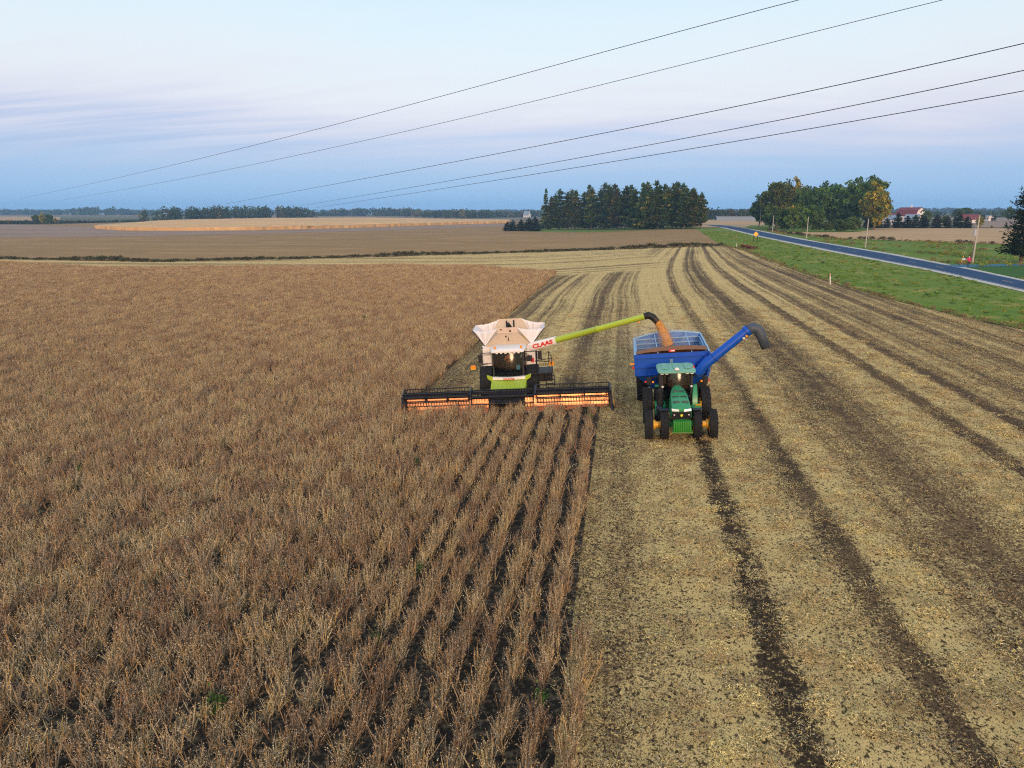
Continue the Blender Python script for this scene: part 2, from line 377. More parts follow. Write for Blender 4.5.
cv = k.math('SUBTRACT', cv, k.math('MULTIPLY', trk, .95)); fac = k.sstep(k.math('ADD', k.math('MULTIPLY', k.math('SUBTRACT', cv, .5), .28), th), .47, .565)
c = k.mix(fac, soil, straw)
c = k.mix(k.math('MULTIPLY', k.sstep(k.noise(co, 5.0, 3, .6), .55, .75), .45), c, (.16, .105, .055, 1))
g1 = k.noise(k.mapping(co, scale=(1.25, .8, 1), rot=(0, 0, .4)), 24.0, 2, .6); g2 = k.noise(k.mapping(co, scale=(1.2, .85, 1)), 9.0, 3, .6)     # shade in the gaps between straws, put into the colour
gapf = k.math('MAXIMUM', k.math('SUBTRACT', 1.0, k.sstep(g1, .36, .43)), k.math('SUBTRACT', 1.0, k.sstep(g2, .385, .44)))
c = k.mix(k.math('MULTIPLY', gapf, .9), c, (.022, .016, .010, 1))
k.l.new(c, b.inputs['Base Color'])
bn = k.node('ShaderNodeBump', ins={'Strength': 1.0, 'Distance': .16, 'Height': th}); k.l.new(bn.outputs[0], b.inputs['Normal'])
BORDER = A((1180, 372), (1024, 330), (960, 316.5), (900, 302), (850, 288), (800, 272.5), (765, 259), (742, 249.5), (722, 246))
DITCH = A((-260, 255), (-120, 257), (0, 259), (114, 261), (152, 262), (254, 260), (340, 258), (428, 255.2), (523, 252.5), (591, 250.2), (668, 247.7), (722, 246))
poly = [(-60, -40), (40, -40), (BORDER[0].x, 0)] + [tuple(p[:2]) for p in BORDER]
left = [tuple(p[:2]) for p in DITCH[::-1][1:]]
sheet('stubble_field', [poly + left + [(-300, 60), (-200, -40)]], .02, m)

# soil under the standing beans
CROPTOP = A((-200, 259), (-80, 261), (40, 265), (100, 269.2), (300, 267.8), (400, 266.6), (480, 267.8), (556, 273.5))
crop_poly = [(XEDGE + .35, -25), (XEDGE + .35, YHEAD + .4), (XCUT - .4, YHEAD + .4), (XCUT - .4, CROPTOP[-1].y)] + [(min(p.x, XCUT - .4), p.y) for p in CROPTOP[::-1]] + [(-260, 60), (-200, -25)]
def soil_mat():
    m, k, b = principled('bean_soil', .95, 0, .1); co = objco(k)
    c = k.mix(k.sstep(k.noise(co, 6, 6, .7), .45, .7), (.022, .018, .014, 1), (.16, .115, .07, 1)); k.l.new(c, b.inputs['Base Color']); return m
sheet('bean_soil', [crop_poly], .05, soil_mat())

# fields beyond the ditch
bm_ = field_mat('ripening_beans', (.32, .19, .078, 1), (.22, .135, .055, 1), .02, .35, (.36, .22, .095, 1), stretch=(.6, 1.6, 1), bump=.3)
brown_top = A((-260, 226), (0, 226), (90, 223.5), (260, 223), (508, 223), (540, 230), (620, 229.5), (694, 228))
sheet('ripening_field', [[tuple(p[:2]) for p in DITCH] + [tuple(p[:2]) for p in brown_top[::-1]]], .06, bm_)
gm = field_mat('grey_stubble', (.25, .165, .12, 1), (.30, .205, .145, 1), .01, .2, (.20, .145, .10, 1), stretch=(.4, 2, 1))
ga = A((-260, 224), (0, 224.5), (90, 227), (127, 231.5), (254, 231), (387, 227.4), (507, 223.8)); gb = A((-260, 239), (0, 238), (90, 237), (127, 236.5), (254, 234), (400, 230), (505, 226))
sheet('grey_stubble_field', band(ga, gb), .10, gm)
tm = field_mat('tan_stubble', (.47, .30, .15, 1), (.38, .235, .115, 1), .02, .3, (.52, .345, .18, 1), stretch=(.5, 2, 1), lines=(R(90), .9, .25, (.21, .145, .08, 1)))
ta = A((694, 227.6), (727, 227.4), (760, 229.5), (791, 233.2), (846, 239.5), (880, 240.2), (1000, 244.5), (1200, 252)); tb = A((694, 220.5), (727, 220), (760, 220), (791, 222), (846, 227), (880, 228), (1000, 228.5), (1200, 229))
sheet('tan_stubble_field', band(ta, tb), .10, tm)
la = A((-260, 216.2), (-60, 216.2), (28, 216.6), (60, 217)); lb = A((-260, 221.5), (-60, 221), (28, 220.6), (60, 219.8))
sheet('far_tan_field', band(la, lb), .12, tm)
ra = A((975, 218.5), (1060, 218.2), (1200, 218.5)); rb = A((975, 227.5), (1060, 227.8), (1200, 228.5))
sheet('far_brown_field', band(ra, rb), .12, gm)

# grass: verge, meadow, lawn
vm = field_mat('verge_grass', (.075, .150, .018, 1), (.17, .205, .032, 1), .12, .6, (.30, .23, .06, 1), bump=.4)
mm = field_mat('meadow_grass', (.080, .16, .014, 1), (.14, .18, .028, 1), .05, .35, (.26, .20, .06, 1), stretch=(.5, 1.6, 1), bump=.5)
wm = field_mat('lawn_grass', (.032, .095, .018, 1), (.048, .115, .022, 1), .05, .6, bump=.2)
RLO = A((1260, 341), (1024, 293), (928, 271), (824, 251), (752, 235.6), (722, 228), (700, 224.5)); RHI = A((1260, 322), (1024, 280.5), (975, 269.8), (898, 255), (815, 241.4), (756, 230), (728, 225.6))
road_x = [(p.x, p.y) for p in RLO]
vg = [tuple(p[:2]) for p in BORDER] + [tuple(at(694, 228)[:2])] + [tuple(p[:2]) for p in RLO[::-1][1:]]
sheet('grass_verge', [vg], .06, vm)
ma = RHI; mb = A((1260, 258), (1100, 248), (1000, 244.5), (880, 240.2), (846, 239.5), (791, 233.2), (757, 229.2))
meadow_poly = [tuple(p[:2]) for p in ma[:-1]] + [tuple(p[:2]) for p in mb[::-1]]
sheet('meadow', [meadow_poly], .06, mm)
lawn = A((952, 268), (1024, 279.3), (1260, 320), (1260, 269), (1024, 266.6))
gg_ = A((744, 228.4), (760, 229.8), (791, 232.3), (820, 232.6), (856, 232.2), (872, 230), (872, 226.5), (750, 225.5)); sheet('hardwood_grove_grass', [[tuple(p[:2]) for p in gg_]], .13, mm)
sheet('lawn', [[tuple(p[:2]) for p in lawn]], .09, wm)
dv = A((925, 265.6), (1024, 264.6), (1260, 264.5), (1260, 266.8), (1024, 266.4), (952, 268.2))
am = field_mat('asphalt', (.022, .055, .115, 1), (.030, .068, .135, 1), .1, 2.5, (.020, .048, .10, 1))  # reflected sky blue is put into the road colour
am2 = field_mat('driveway_asphalt', (.045, .13, .20, 1), (.06, .15, .22, 1), .1, 2.0)  # driveway colour carries the sky's reflection too
gvm = field_mat('gravel_shoulder', (.42, .40, .36, 1), (.50, .47, .42, 1), .1, 3.0, (.30, .26, .2, 1), bump=.3)
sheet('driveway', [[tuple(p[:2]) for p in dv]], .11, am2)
def lerp(a, b, s): return [p.lerp(q, s) for p, q in zip(a, b)]
sheet('road_shoulder', band(RLO, RHI), .10, gvm)
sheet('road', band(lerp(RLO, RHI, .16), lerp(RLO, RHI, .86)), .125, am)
mk = paint('road_paint_yellow', (.45, .32, .08, 1), .7, dust=.5, dustcol=(.08, .08, .08, 1)); mkw = paint('road_paint_white', (.6, .6, .6, 1), .7, dust=.5, dustcol=(.1, .1, .1, 1))
for s0, s1 in ((.178, .19), (.83, .842)): sheet('edge_line', band(lerp(RLO, RHI, s0), lerp(RLO, RHI, s1)), .135, mkw)
cl = lerp(RLO, RHI, .51); dm = []
for a, b2 in zip(cl, cl[1:]):
    n = int((b2 - a).length // 12); d = (b2 - a).normalized(); pr = Vector((-d.y, d.x, 0)) * .07
    for i in range(n):
        p = a + d * (i * 12 + 3); q = p + d * 3.2; dm.append([p + pr, p - pr, q - pr, q + pr])
sheet('centre_line', dm, .135, mk)

# ------------------------------------------------------------ haze
hz = MB(); hz.box((0, 1450, 21.5), (6300, 3800, 50)); hm_ = bpy.data.materials.new('haze'); hm_.use_nodes = True; k = NT(hm_.node_tree); k.n.clear()
pv = k.node('ShaderNodeVolumePrincipled', ins={'Color': (.34, .62, 1.0, 1), 'Density': HAZE, 'Anisotropy': .0}); k.node('ShaderNodeOutputMaterial', ins={1: pv.outputs[0]})
if HAZE > 0:
    hzo = hz.build('haze', hm_, smooth=0); tag(hzo, 'pale blue evening air over the farmland', 'haze', kind='stuff')

# ------------------------------------------------------------ standing soybeans
plant_mat = leafy('dry_plants', .08)
def pal(n, cols, wts, jit=.18):
    i = rng.choice(len(cols), n, p=np.array(wts) / sum(wts)); c = np.array(cols)[i]; return c * (1 + rng.normal(size=(n, 1)) * jit).clip(.4, 1.7)
BEAN = [(.58, .41, .23), (.56, .33, .13), (.52, .47, .37), (.15, .11, .07), (.72, .55, .33)]; BW = [4.2, 3.6, 2.4, 3.0, 2.2]
def soy_segment(seed, npl=20, w=.34, h=.86, length=.9, pods=36, wild=1.0):
    V, Fc, T = [], [], []; n0 = 0
    cen, aa, bb, col = [], [], [], []
    for i in range(npl):
        bx, by = rng.normal() * w * .35, (i + rng.random()) / npl * length - length / 2
        hh = h * rng.uniform(.78, 1.12); lean = np.array([rng.normal() * .16, rng.normal() * .16, 1.0]) * hh
        base = np.array([bx, by, 0.0]); br = [(base, base + lean, .007)]
        for q in range(rng.integers(3, 6)):
            z0 = rng.uniform(.08, .5); ang = rng.uniform(0, 2 * math.pi); out = rng.uniform(.08, .30) * wild
            s = base + lean * z0; br.append((s, s + np.array([math.cos(ang) * out, math.sin(ang) * out, hh * rng.uniform(.3, .55)]), .0045))
        for s, e, r in br:
            d = e - s; u = np.cross(d, rng.normal(size=3)); u /= np.linalg.norm(u)
            cen.append((s + e) / 2); aa.append(d / 2); bb.append(u * r * 1.6); col.append(0)
            u2 = np.cross(d, u); u2 /= np.linalg.norm(u2); cen.append((s + e) / 2); aa.append(d / 2); bb.append(u2 * r * 1.6); col.append(0)
            for _ in range(int(pods / len(br)) + 1):
                f = rng.uniform(.2, 1.0); p = s + d * f + rng.normal(size=3) * .018
                v = rng.normal(size=3) * .6 + np.array([0, 0, .3]); v /= np.linalg.norm(v); u3 = np.cross(v, rng.normal(size=3)); u3 /= np.linalg.norm(u3)
                cen.append(p); aa.append(v * rng.uniform(.014, .026)); bb.append(u3 * rng.uniform(.005, .0095)); col.append(1)
    cen, aa, bb, col = map(np.array, (cen, aa, bb, col)); V, Fc = quads(cen, aa, bb)
    T = pal(len(cen), BEAN, BW, .2); T[col == 0] *= .8
    return npmesh('soy_row_piece', V, Fc, plant_mat, T)
def weed_mesh(name, n, r, h, cols, wts, ls=.05):
    cen = rng.normal(size=(n, 3)) * np.array([r, r, h * .3]) * .6 + np.array([0, 0, h * .5]); cen[:, 2] = cen[:, 2].clip(.02, h)
    a = unit(n) * ls * rng.uniform(.6, 1.4, (n, 1)); b = np.cross(a, unit(n)) * .6
    V, Fc = quads(cen, a, b); return npmesh(name, V, Fc, plant_mat, pal(n, cols, wts))
soy_far = [soy_segment(i) for i in range(9)]
soy_green = weed_mesh('green_weed', 130, .16, .7, [(.05, .12, .02), (.09, .15, .03)], [1, 1], .04)
ROW = .76
xs = np.arange(XEDGE - .1, -215, -ROW); P = []
for xr in xs:
    ys = np.arange(5.0, 215.0, .72); ys = ys + rng.uniform(-.15, .15, len(ys))
    wv = .035 * np.sin(ys * .21 + xr * 3) + .05 * np.sin(ys * .07) + rng.normal(size=len(ys)) * (.03 + .09 * min(1.0, max(0.0, (XEDGE - xr - 4) / 9)))
    P.append(np.stack([xr + wv, ys, np.zeros_like(ys)], 1))
P = np.concatenate(P)
ips = [(XEDGE + .4, 0), (XEDGE + .4, YHEAD - .75), (XCUT - .1, YHEAD - .75), (XCUT - .1, CROPTOP[-1].y)] + [(min(p.x, XCUT - .1), p.y) for p in CROPTOP[::-1]] + [(-260, 60), (-200, 0)]
P = P[in_poly(P, ips)]
# keep what the view (and a few steps beside it) can see
lat = P @ np.array(rgt); dep = P @ np.array(fwd); P = P[lat > -dep * .80 - 9]
# thin places and the broken stub row outside the edge
gap = rng.random(len(P)) < .010; P = P[~gap]
ye = np.arange(5, at(567, 640).y, .6); P = np.concatenate([P, np.stack([XEDGE + .62 + .06 * np.sin(ye), ye, ye * 0], 1)])
P[:, 2] = [zl(x) + .03 for x in P[:, 0]]
n = len(P); rz = np.zeros((n, 3)); rz[:, 2] = rng.choice([0, math.pi], n) + rng.normal(size=n) * .12; rz[:, 0] = rng.normal(size=n) * .07; rz[:, 1] = rng.normal(size=n) * .09
lumps = .5 + .5 * np.sin(P[:, 0] * .31 + 1.3 * np.sin(P[:, 1] * .11)) * np.sin(P[:, 1] * .23 + P[:, 0] * .07)
sc_ = np.ones((n, 3)) * rng.uniform(.84, 1.14, (n, 1)); sc_[:, 0] *= .82 + .42 * np.clip((XEDGE - P[:, 0] - 4) / 10, 0, 1); sc_[:, 2] *= .86 + .22 * lumps * rng.uniform(.6, 1.2, n)
ix = rng.integers(0, 9, n); ix[rng.random(n) < .006] = 9
print('soy pieces', n)
scatter('soybean_crop', P, rz, sc_, ix, soy_far + [soy_green], 'dry brown soybean plants standing unharvested in rows left of the stubble', 'crop')

# ------------------------------------------------------------ straw and stubble on the harvested ground
STRAW = [(.72, .54, .24), (.56, .39, .14), (.22, .135, .06), (.48, .40, .27), (.045, .035, .028)]
def straw_patch(n, size=.62, flat=.05, dark=1.0, wts=(3.5, 3, 2, 2.2, 3.4)):
    cen = np.stack([rng.uniform(-size / 2, size / 2, n), rng.uniform(-size / 2, size / 2, n), rng.uniform(.0, flat, n)], 1)
    th = rng.uniform(0, 2 * math.pi, n); ln = rng.uniform(.014, .055, n)
    a = np.stack([np.cos(th) * ln, np.sin(th) * ln, rng.normal(size=n) * .25 * ln], 1); b = np.cross(a, np.array([0, 0, 1]) + rng.normal(size=(n, 3)) * .5); b *= (rng.uniform(.0035, .008, n) / np.linalg.norm(b, axis=1))[:, None]
    ns = max(3, n // 12)                          # cut stalks still standing
    c2 = np.stack([rng.uniform(-size / 2, size / 2, ns), rng.uniform(-size / 2, size / 2, ns), np.full(ns, .045)], 1); a2 = np.stack([rng.normal(size=ns) * .02, rng.normal(size=ns) * .02, np.full(ns, .05)], 1); b2 = np.tile([[.006, .0, 0]], (ns, 1))
    V, Fc = quads(np.concatenate([cen, c2]), np.concatenate([a, a2]), np.concatenate([b, b2]))
    return npmesh('straw_patch', V, Fc, plant_mat, pal(n + ns, STRAW, wts, .2) * dark)
patches = [straw_patch(230) for _ in range(4)] + [straw_patch(170, wts=(1.6, 2.5, 3, 2, 4)) for _ in range(3)] + [straw_patch(340, .55, .10, 1.05, (6, 4, 1, 1.2, 2)) for _ in range(3)]
gx, gy = np.meshgrid(np.arange(XCUT, 46, .42), np.arange(5, 84, .42)); Q = np.stack([gx.ravel(), gy.ravel(), gx.ravel() * 0], 1); Q[:, :2] += rng.uniform(-.25, .25, (len(Q), 2))
keep = ((Q[:, 0] > XEDGE + .3) | (Q[:, 1] > YHEAD + 2)); Q = Q[keep]
lat = Q @ np.array(rgt); dep = Q @ np.array(fwd); Q = Q[(np.abs(lat) < dep * .78 + 6) & in_poly(Q, [(-12.4, 0)] + [(BORDER[0].x, 0)] + [tuple(p[:2]) for p in BORDER[:5]] + [(-12.4, 110)])]
def cov2(x):
    c_ = cover(x)
    for s_, hw in ((.335, .34), (1.845, .25)): c_ = np.where(np.abs(x - sx(s_)) < hw, .1, c_)
    return c_
cvr = cov2(Q[:, 0] + rng.normal(size=len(Q)) * .22); far = (Q[:, 1] / 80)
Q = Q[rng.random(len(Q)) < .62 * (.22 + .8 * cvr) * (1 - .35 * far) * np.clip((86 - Q[:, 1]) / 40, 0, 1)]; cvr = cov2(Q[:, 0] + rng.normal(size=len(Q)) * .2)
n = len(Q); Q[:, 2] = [zl(x) + .025 for x in Q[:, 0]]
ix = np.where(cvr > .72, np.where(rng.random(n) < .5, rng.integers(7, 10, n), rng.integers(0, 4, n)), np.where(cvr > .4, rng.integers(0, 7, n), rng.integers(4, 7, n)))
rz = np.zeros((n, 3)); rz[:, 2] = rng.uniform(0, 6.28, n); sc_ = np.ones((n, 3)) * rng.uniform(.8, 1.3, (n, 1))
print('straw pieces', n)
scatter('straw_residue', Q, rz, sc_, ix, patches, 'chopped straw and short stubble lying in pale bands over dark soil', 'straw')

# ------------------------------------------------------------ weeds and rough grass
def along(line, step, wid):
    out = []
    for a, b in zip(line, line[1:]):
        n = max(1, int((b - a).length / step)); d = (b - a).normalized(); pr = Vector((-d.y, d.x, 0))
        for i in range(n):
            p = a.lerp(b, (i + random.random()) / n) + pr * random.gauss(0, wid); out.append((p.x, p.y, zl(p.x) + .05))
    return np.array(out)
def simple_scatter(name, P, meshes, lo, hi, label, cat, idx=None, zs=None):
    n = len(P); rz = np.zeros((n, 3)); rz[:, 2] = rng.uniform(0, 6.28, n); s = np.ones((n, 3)) * rng.uniform(lo, hi, (n, 1))
    if zs is not None: s[:, 2] *= zs
    return scatter(name, P, rz, s, rng.integers(0, len(meshes), n) if idx is None else idx, meshes, label, cat)
DK = [(.055, .06, .025), (.10, .075, .035), (.04, .055, .02), (.13, .10, .05)]
hedge = [weed_mesh('ditch_weed', 160, .9, 1.5, DK, [3, 2, 3, 1], .22) for _ in range(4)]
DL = along(DITCH, .9, 1.0); lump = .62 + .3 * np.sin(DL[:, 0] * .13) * np.sin(DL[:, 0] * .041 + 1)
simple_scatter('ditch_weeds', DL, hedge, .6, 1.15, 'dark strip of tall weeds along the ditch beyond the headland', 'weeds', zs=lump)
DRY = [(.24, .16, .08), (.15, .11, .055), (.09, .085, .035), (.30, .21, .11)]
dry = [weed_mesh('dry_weed', 90, .5, .8, DRY, [3, 2, 2, 2], .12) for _ in range(4)]
BL = np.concatenate([along(BORDER[1:5], .7, .22), along(BORDER[4:], .7, .6)])
simple_scatter('field_edge_weeds', BL, dry, .22, .55, 'dry brown grass along the edge between stubble and green verge', 'grass')
GR = [(.10, .22, .02), (.15, .25, .03), (.26, .25, .055), (.07, .16, .018)]
tufts = [weed_mesh('grass_tuft', 60, .55, .45, GR, [3, 3, 1.5, 2], .11) for _ in range(4)] + [weed_mesh('yellow_weed', 60, .45, .7, [(.42, .27, .03), (.30, .22, .05), (.10, .14, .03)], [2, 1, 2], .09), weed_mesh('dark_weed', 60, .6, .6, [(.03, .07, .02), (.06, .08, .03)], [2, 1], .12)]
G = np.stack([rng.uniform(26, 62, 8000), rng.uniform(50, 330, 8000), np.zeros(8000)], 1); G = G[in_poly(G, [tuple(p[:2]) for p in vg])]
dens = np.clip(.25 + 1.3 * (.5 + .5 * np.sin(G[:, 0] * .45) * np.sin(G[:, 1] * .13 + 1)), 0, 1); G = G[rng.random(len(G)) < dens]; G[:, 2] = [zl(x) + .05 for x in G[:, 0]]
gi_ = rng.integers(0, 4, len(G)); yel = (np.sin(G[:, 1] * .09 + 2) * np.sin(G[:, 0] * .5 + G[:, 1] * .05) > .58) & (rng.random(len(G)) < .45); gi_[yel] = 4; gi_[rng.random(len(G)) < .05] = 5
simple_scatter('verge_weeds', G, tufts, .22, .55, 'tufts of green grass and yellow weeds on the road verge', 'grass', gi_)
MG = np.stack([rng.uniform(50, 100, 9000), rng.uniform(90, 330, 9000), np.zeros(9000)], 1); MG = MG[in_poly(MG, meadow_poly) & ~in_poly(MG, [tuple(p[:2]) for p in lawn])]
MG = MG[rng.random(len(MG)) < np.clip(.1 + 1.1 * np.sin(MG[:, 0] * .25 + MG[:, 1] * .04) * np.sin(MG[:, 1] * .11), .03, .6)]; MG[:, 2] = [zl(x) + .05 for x in MG[:, 0]]
simple_scatter('meadow_weeds', MG, tufts[:5] + dry[:1], .4, .9, 'tufts of rough grass and dull weeds in the meadow beyond the road', 'grass')
ML = A((1024, 246), (1000, 245), (940, 242.5), (880, 240.6), (846, 239.8), (800, 235.5), (770, 231)); 
simple_scatter('meadow_edge_weeds', along(ML, .8, .9), dry + hedge[:1], .5, 1.0, 'brown and grey weeds between the meadow and the tan field', 'weeds')

# standing corn on the rise, one block with a ragged top
def corn_block(poly, h):
    m = MB(); poly = [tuple(p[:2]) for p in poly]; n = len(poly)
    lo, hi = min(p[0] for p in poly), max(p[0] for p in poly)
    bmh = bmesh.new(); vs_ = [bmh.verts.new((x, y, 0)) for x, y in poly]; f = bmh.faces.new(vs_)
    bmesh.ops.triangulate(bmh, faces=[f]); 
    for _ in range(6):
        es = [e for e in bmh.edges if e.calc_length() > 16]
        if not es: break
        bmesh.ops.subdivide_edges(bmh, edges=es, cuts=1); bmesh.ops.triangulate(bmh, faces=bmh.faces[:])
    top = bmh.faces[:]; r = bmesh.ops.extrude_face_region(bmh, geom=top); up_ = [g for g in r['geom'] if isinstance(g, bmesh.types.BMVert)]
    ups = set(up_)
    for v in bmh.verts: v.co.z = zl(v.co.x) + (h * random.uniform(.86, 1.1) if v in ups else .05)
    me = bpy.data.meshes.new('corn'); bmh.to_mesh(me); bmh.free(); return me
cm = field_mat('ripe_corn', (.55, .36, .175, 1), (.46, .30, .145, 1), .015, .5, (.62, .42, .22, 1), stretch=(.5, 2, 1), bump=.6)
def ragged(poly, step=3.0, j=.9):
    out = []
    for a, b in zip(poly, poly[1:] + poly[:1]):
        n = max(1, int((b - a).length / step)); out += [a.lerp(b, i / n) + Vector((random.uniform(-j, j), random.uniform(-j, j), 0)) for i in range(n)]
    return out
me = corn_block(ragged(A((94, 228.3), (108, 229.8), (127, 230.6), (160, 230.9), (200, 230.8), (254, 230.2), (300, 229.3), (345, 228.1), (387, 226.9), (441, 225), (475, 224), (507, 223.2), (510, 221.5), (419, 220), (373, 219), (250, 219.5), (170, 221.8), (120, 226))), 2.3); me.materials.append(cm)
tag(link('corn_field', me), 'golden strip of ripe standing corn on the rise beyond the brown field', 'corn', kind='stuff')
# ------------------------------------------------------------ machines
LIME = paint('lime_paint', (.34, .47, .02, 1), .35, dust=.25); WHITE = paint('white_paint', (.74, .70, .66, 1), .4, dust=.3, dustcol=(.5, .4, .3, 1))
BLACK = paint('black_plastic', (.009, .010, .012, 1), .5, dust=.05, spec=.25); NAVY = paint('dark_frame_paint', (.008, .013, .028, 1), .45, dust=.08, spec=.3)
RUBBER = paint('tyre_rubber', (.012, .014, .017, 1), .75, dust=.12, dustcol=(.10, .08, .06, 1), scale=5, spec=.2)
BEIGE = paint('tank_panel', (.53, .44, .34, 1), .6, dust=.4, dustcol=(.40, .29, .18, 1)); FABRIC = paint('tank_fabric', (.72, .69, .69, 1), .75, dust=.22, dustcol=(.5, .38, .3, 1), scale=6)
SHEET = paint('polished_sheet', (.80, .37, .18, 1), .40, metal=1.0, dust=.4, dustcol=(.6, .35, .2, 1), scale=1.2); STEEL = paint('worn_steel', (.55, .5, .45, 1), .35, metal=1.0, dust=.4)  # polished sheet: sunset reflection put into its orange base and dust colours
RED = paint('red_lettering', (.62, .012, .02, 1), .4, dust=.08); AMBER = paint('amber_lens', (.80, .28, .01, 1), .25, dust=.0); REDL = paint('red_lens', (.6, .03, .01, 1), .25, dust=0)
GREEN = paint('green_paint', (.012, .23, .085, 1), .33, dust=.10); GROOF = paint('cab_roof_green', (.12, .34, .25, 1), .5, dust=.3, dustcol=(.3, .36, .3, 1)); YEL = paint('yellow_paint', (.80, .43, .015, 1), .4, dust=.15)
GREEN2 = paint('weight_green', (.012, .22, .018, 1), .4, dust=.12)
BLUE = paint('blue_paint', (.0, .070, .43, 1), .38, dust=.04, spec=.3, dustcol=(.12, .12, .16, 1)); LBLUE = paint('rim_blue', (.20, .40, .62, 1), .45, dust=.3, dustcol=(.35, .38, .4, 1)); BLUEIN = paint('dusty_blue_inside', (.03, .15, .50, 1), .6, dust=.35, dustcol=(.36, .48, .62, 1), scale=2)
GLASS = glassy('cab_glass', (.50, .60, .56, 1)); LAMPG = paint('headlight_glass', (.75, .70, .68, 1), .15, dust=.05); LAMPON = emitter('work_lamp_on', (1.0, .86, .66), 3.0)
GRAINM = paint('soybean_grain', (.62, .29, .05, 1), .85, dust=.5, dustcol=(.42, .19, .04, 1), scale=8); HEAPM = paint('grain_heap_mat', (.20, .085, .04, 1), .9, dust=.4, dustcol=(.30, .15, .06, 1), scale=4)
SKIN = paint('skin', (.50, .30, .21, 1), .6, dust=0); CLOTHG = paint('grey_shirt', (.16, .17, .19, 1), .9, dust=0); JEAN = paint('dark_trousers', (.02, .022, .035, 1), .9, dust=0); CAPM = paint('cap_cloth', (.05, .06, .05, 1), .9, dust=0); ORNG = paint('orange_shirt', (.62, .17, .03, 1), .9, dust=0); PINK = paint('pink_jacket', (.60, .02, .14, 1), .85, dust=0)

def root_mat(o): return Matrix.LocRotScale(Vector(o.location), o.rotation_euler, None)
def slope_roll(x): return -math.atan((zt(x + .5) - zt(x - .5)))
def text_mesh(s, size, M, mat, parent, name='lettering', depth=.012, bold=.02, shear=0.0, widen=1.0):
    cu = bpy.data.curves.new(name, 'FONT'); cu.body = s; cu.size = size; cu.extrude = depth; cu.offset = bold * size; cu.align_x = 'CENTER'; cu.align_y = 'CENTER'; cu.shear = shear
    tmp = bpy.data.objects.new(name, cu); C.objects.link(tmp); dg = bpy.context.evaluated_depsgraph_get(); dg.update()
    me = bpy.data.meshes.new_from_object(tmp.evaluated_get(dg)); bpy.data.objects.remove(tmp)
    me.transform(M @ Matrix.Diagonal((widen, 1, 1, 1))); me.materials.clear(); me.materials.append(mat); return link(name, me, parent)
def wheel(parent, c, r, w, rimmat, side=1, lugs=20, rimr=.60, hub=None):
    x, y, z = c
    hb = MB(); hb.lathe([(.001, side * w * .20), (r * .14, side * w * .20), (r * .16, side * w * .02), (r * .30, -side * w * .05)], c, 'x', 18)
    if hub: hb.tube([(x + side * w * .1, y, z), (x + hub, y, z)], r * .215, 16); hb.tube([(x + hub * .82, y, z), (x + hub, y, z)], r * .33, 16)
    h = hb.build('wheel', rimmat, parent)
    ty = MB(); ty.lathe([(r * rimr, -w * .40), (r * .72, -w * .5), (r * .88, -w * .5), (r * .945, -w * .40), (r * .955, 0), (r * .945, w * .40), (r * .88, w * .5), (r * .72, w * .5), (r * rimr, w * .40), (r * rimr, -w * .40)], c, 'x', 40)
    for i in range(lugs):
        for sd, ph in ((-1, 0), (1, .5)):
            a = 2 * math.pi * (i + ph) / lugs; b = a + .16
            P0 = (x + sd * w * .50, y + r * .955 * math.cos(b), z + r * .955 * math.sin(b)); P1 = (x - sd * w * .04, y + r * .975 * math.cos(a), z + r * .975 * math.sin(a))
            ty.beam(P0, P1, r * .055, r * .075)
    ty.build('tyre', RUBBER, h)
    rm = MB(); rm.lathe([(r * .28, -side * w * .04), (r * .50, side * w * .10), (r * .54, side * w * .36), (r * (rimr + .01), side * w * .41), (r * (rimr + .01), -side * w * .41), (r * .54, -side * w * .36), (r * .50, -side * w * .02), (r * .28, -side * w * .08)], c, 'x', 28)
    rm.build('rim', rimmat, h); return h
def body_from_chain(name, joints, bones, mats, matfn, parent=None, sub=2):
    me = bpy.data.meshes.new(name); ks = list(joints); me.from_pydata([joints[q][0] for q in ks], [(ks.index(a), ks.index(b)) for a, b in bones], [])
    o = link(name, me); md = o.modifiers.new('skin', 'SKIN'); sk = me.skin_vertices[0] if me.skin_vertices else None
    if sk is None:
        bm = bmesh.new(); bm.from_mesh(me); bm.verts.layers.skin.verify(); bm.to_mesh(me); bm.free(); sk = me.skin_vertices[0]
    for i, q in enumerate(ks): r = joints[q][1]; sk.data[i].radius = r if hasattr(r, '__len__') else (r, r); sk.data[i].use_root = (i == 0)
    s = o.modifiers.new('sub', 'SUBSURF'); s.levels = sub; s.render_levels = sub
    dg = bpy.context.evaluated_depsgraph_get(); dg.update(); out = bpy.data.meshes.new_from_object(o.evaluated_get(dg)); bpy.data.objects.remove(o)
    out.materials.clear()
    for q in mats: out.materials.append(q)
    for p in out.polygons: p.material_index = matfn(p.center); p.use_smooth = True
    r = link(name, out, parent); return r
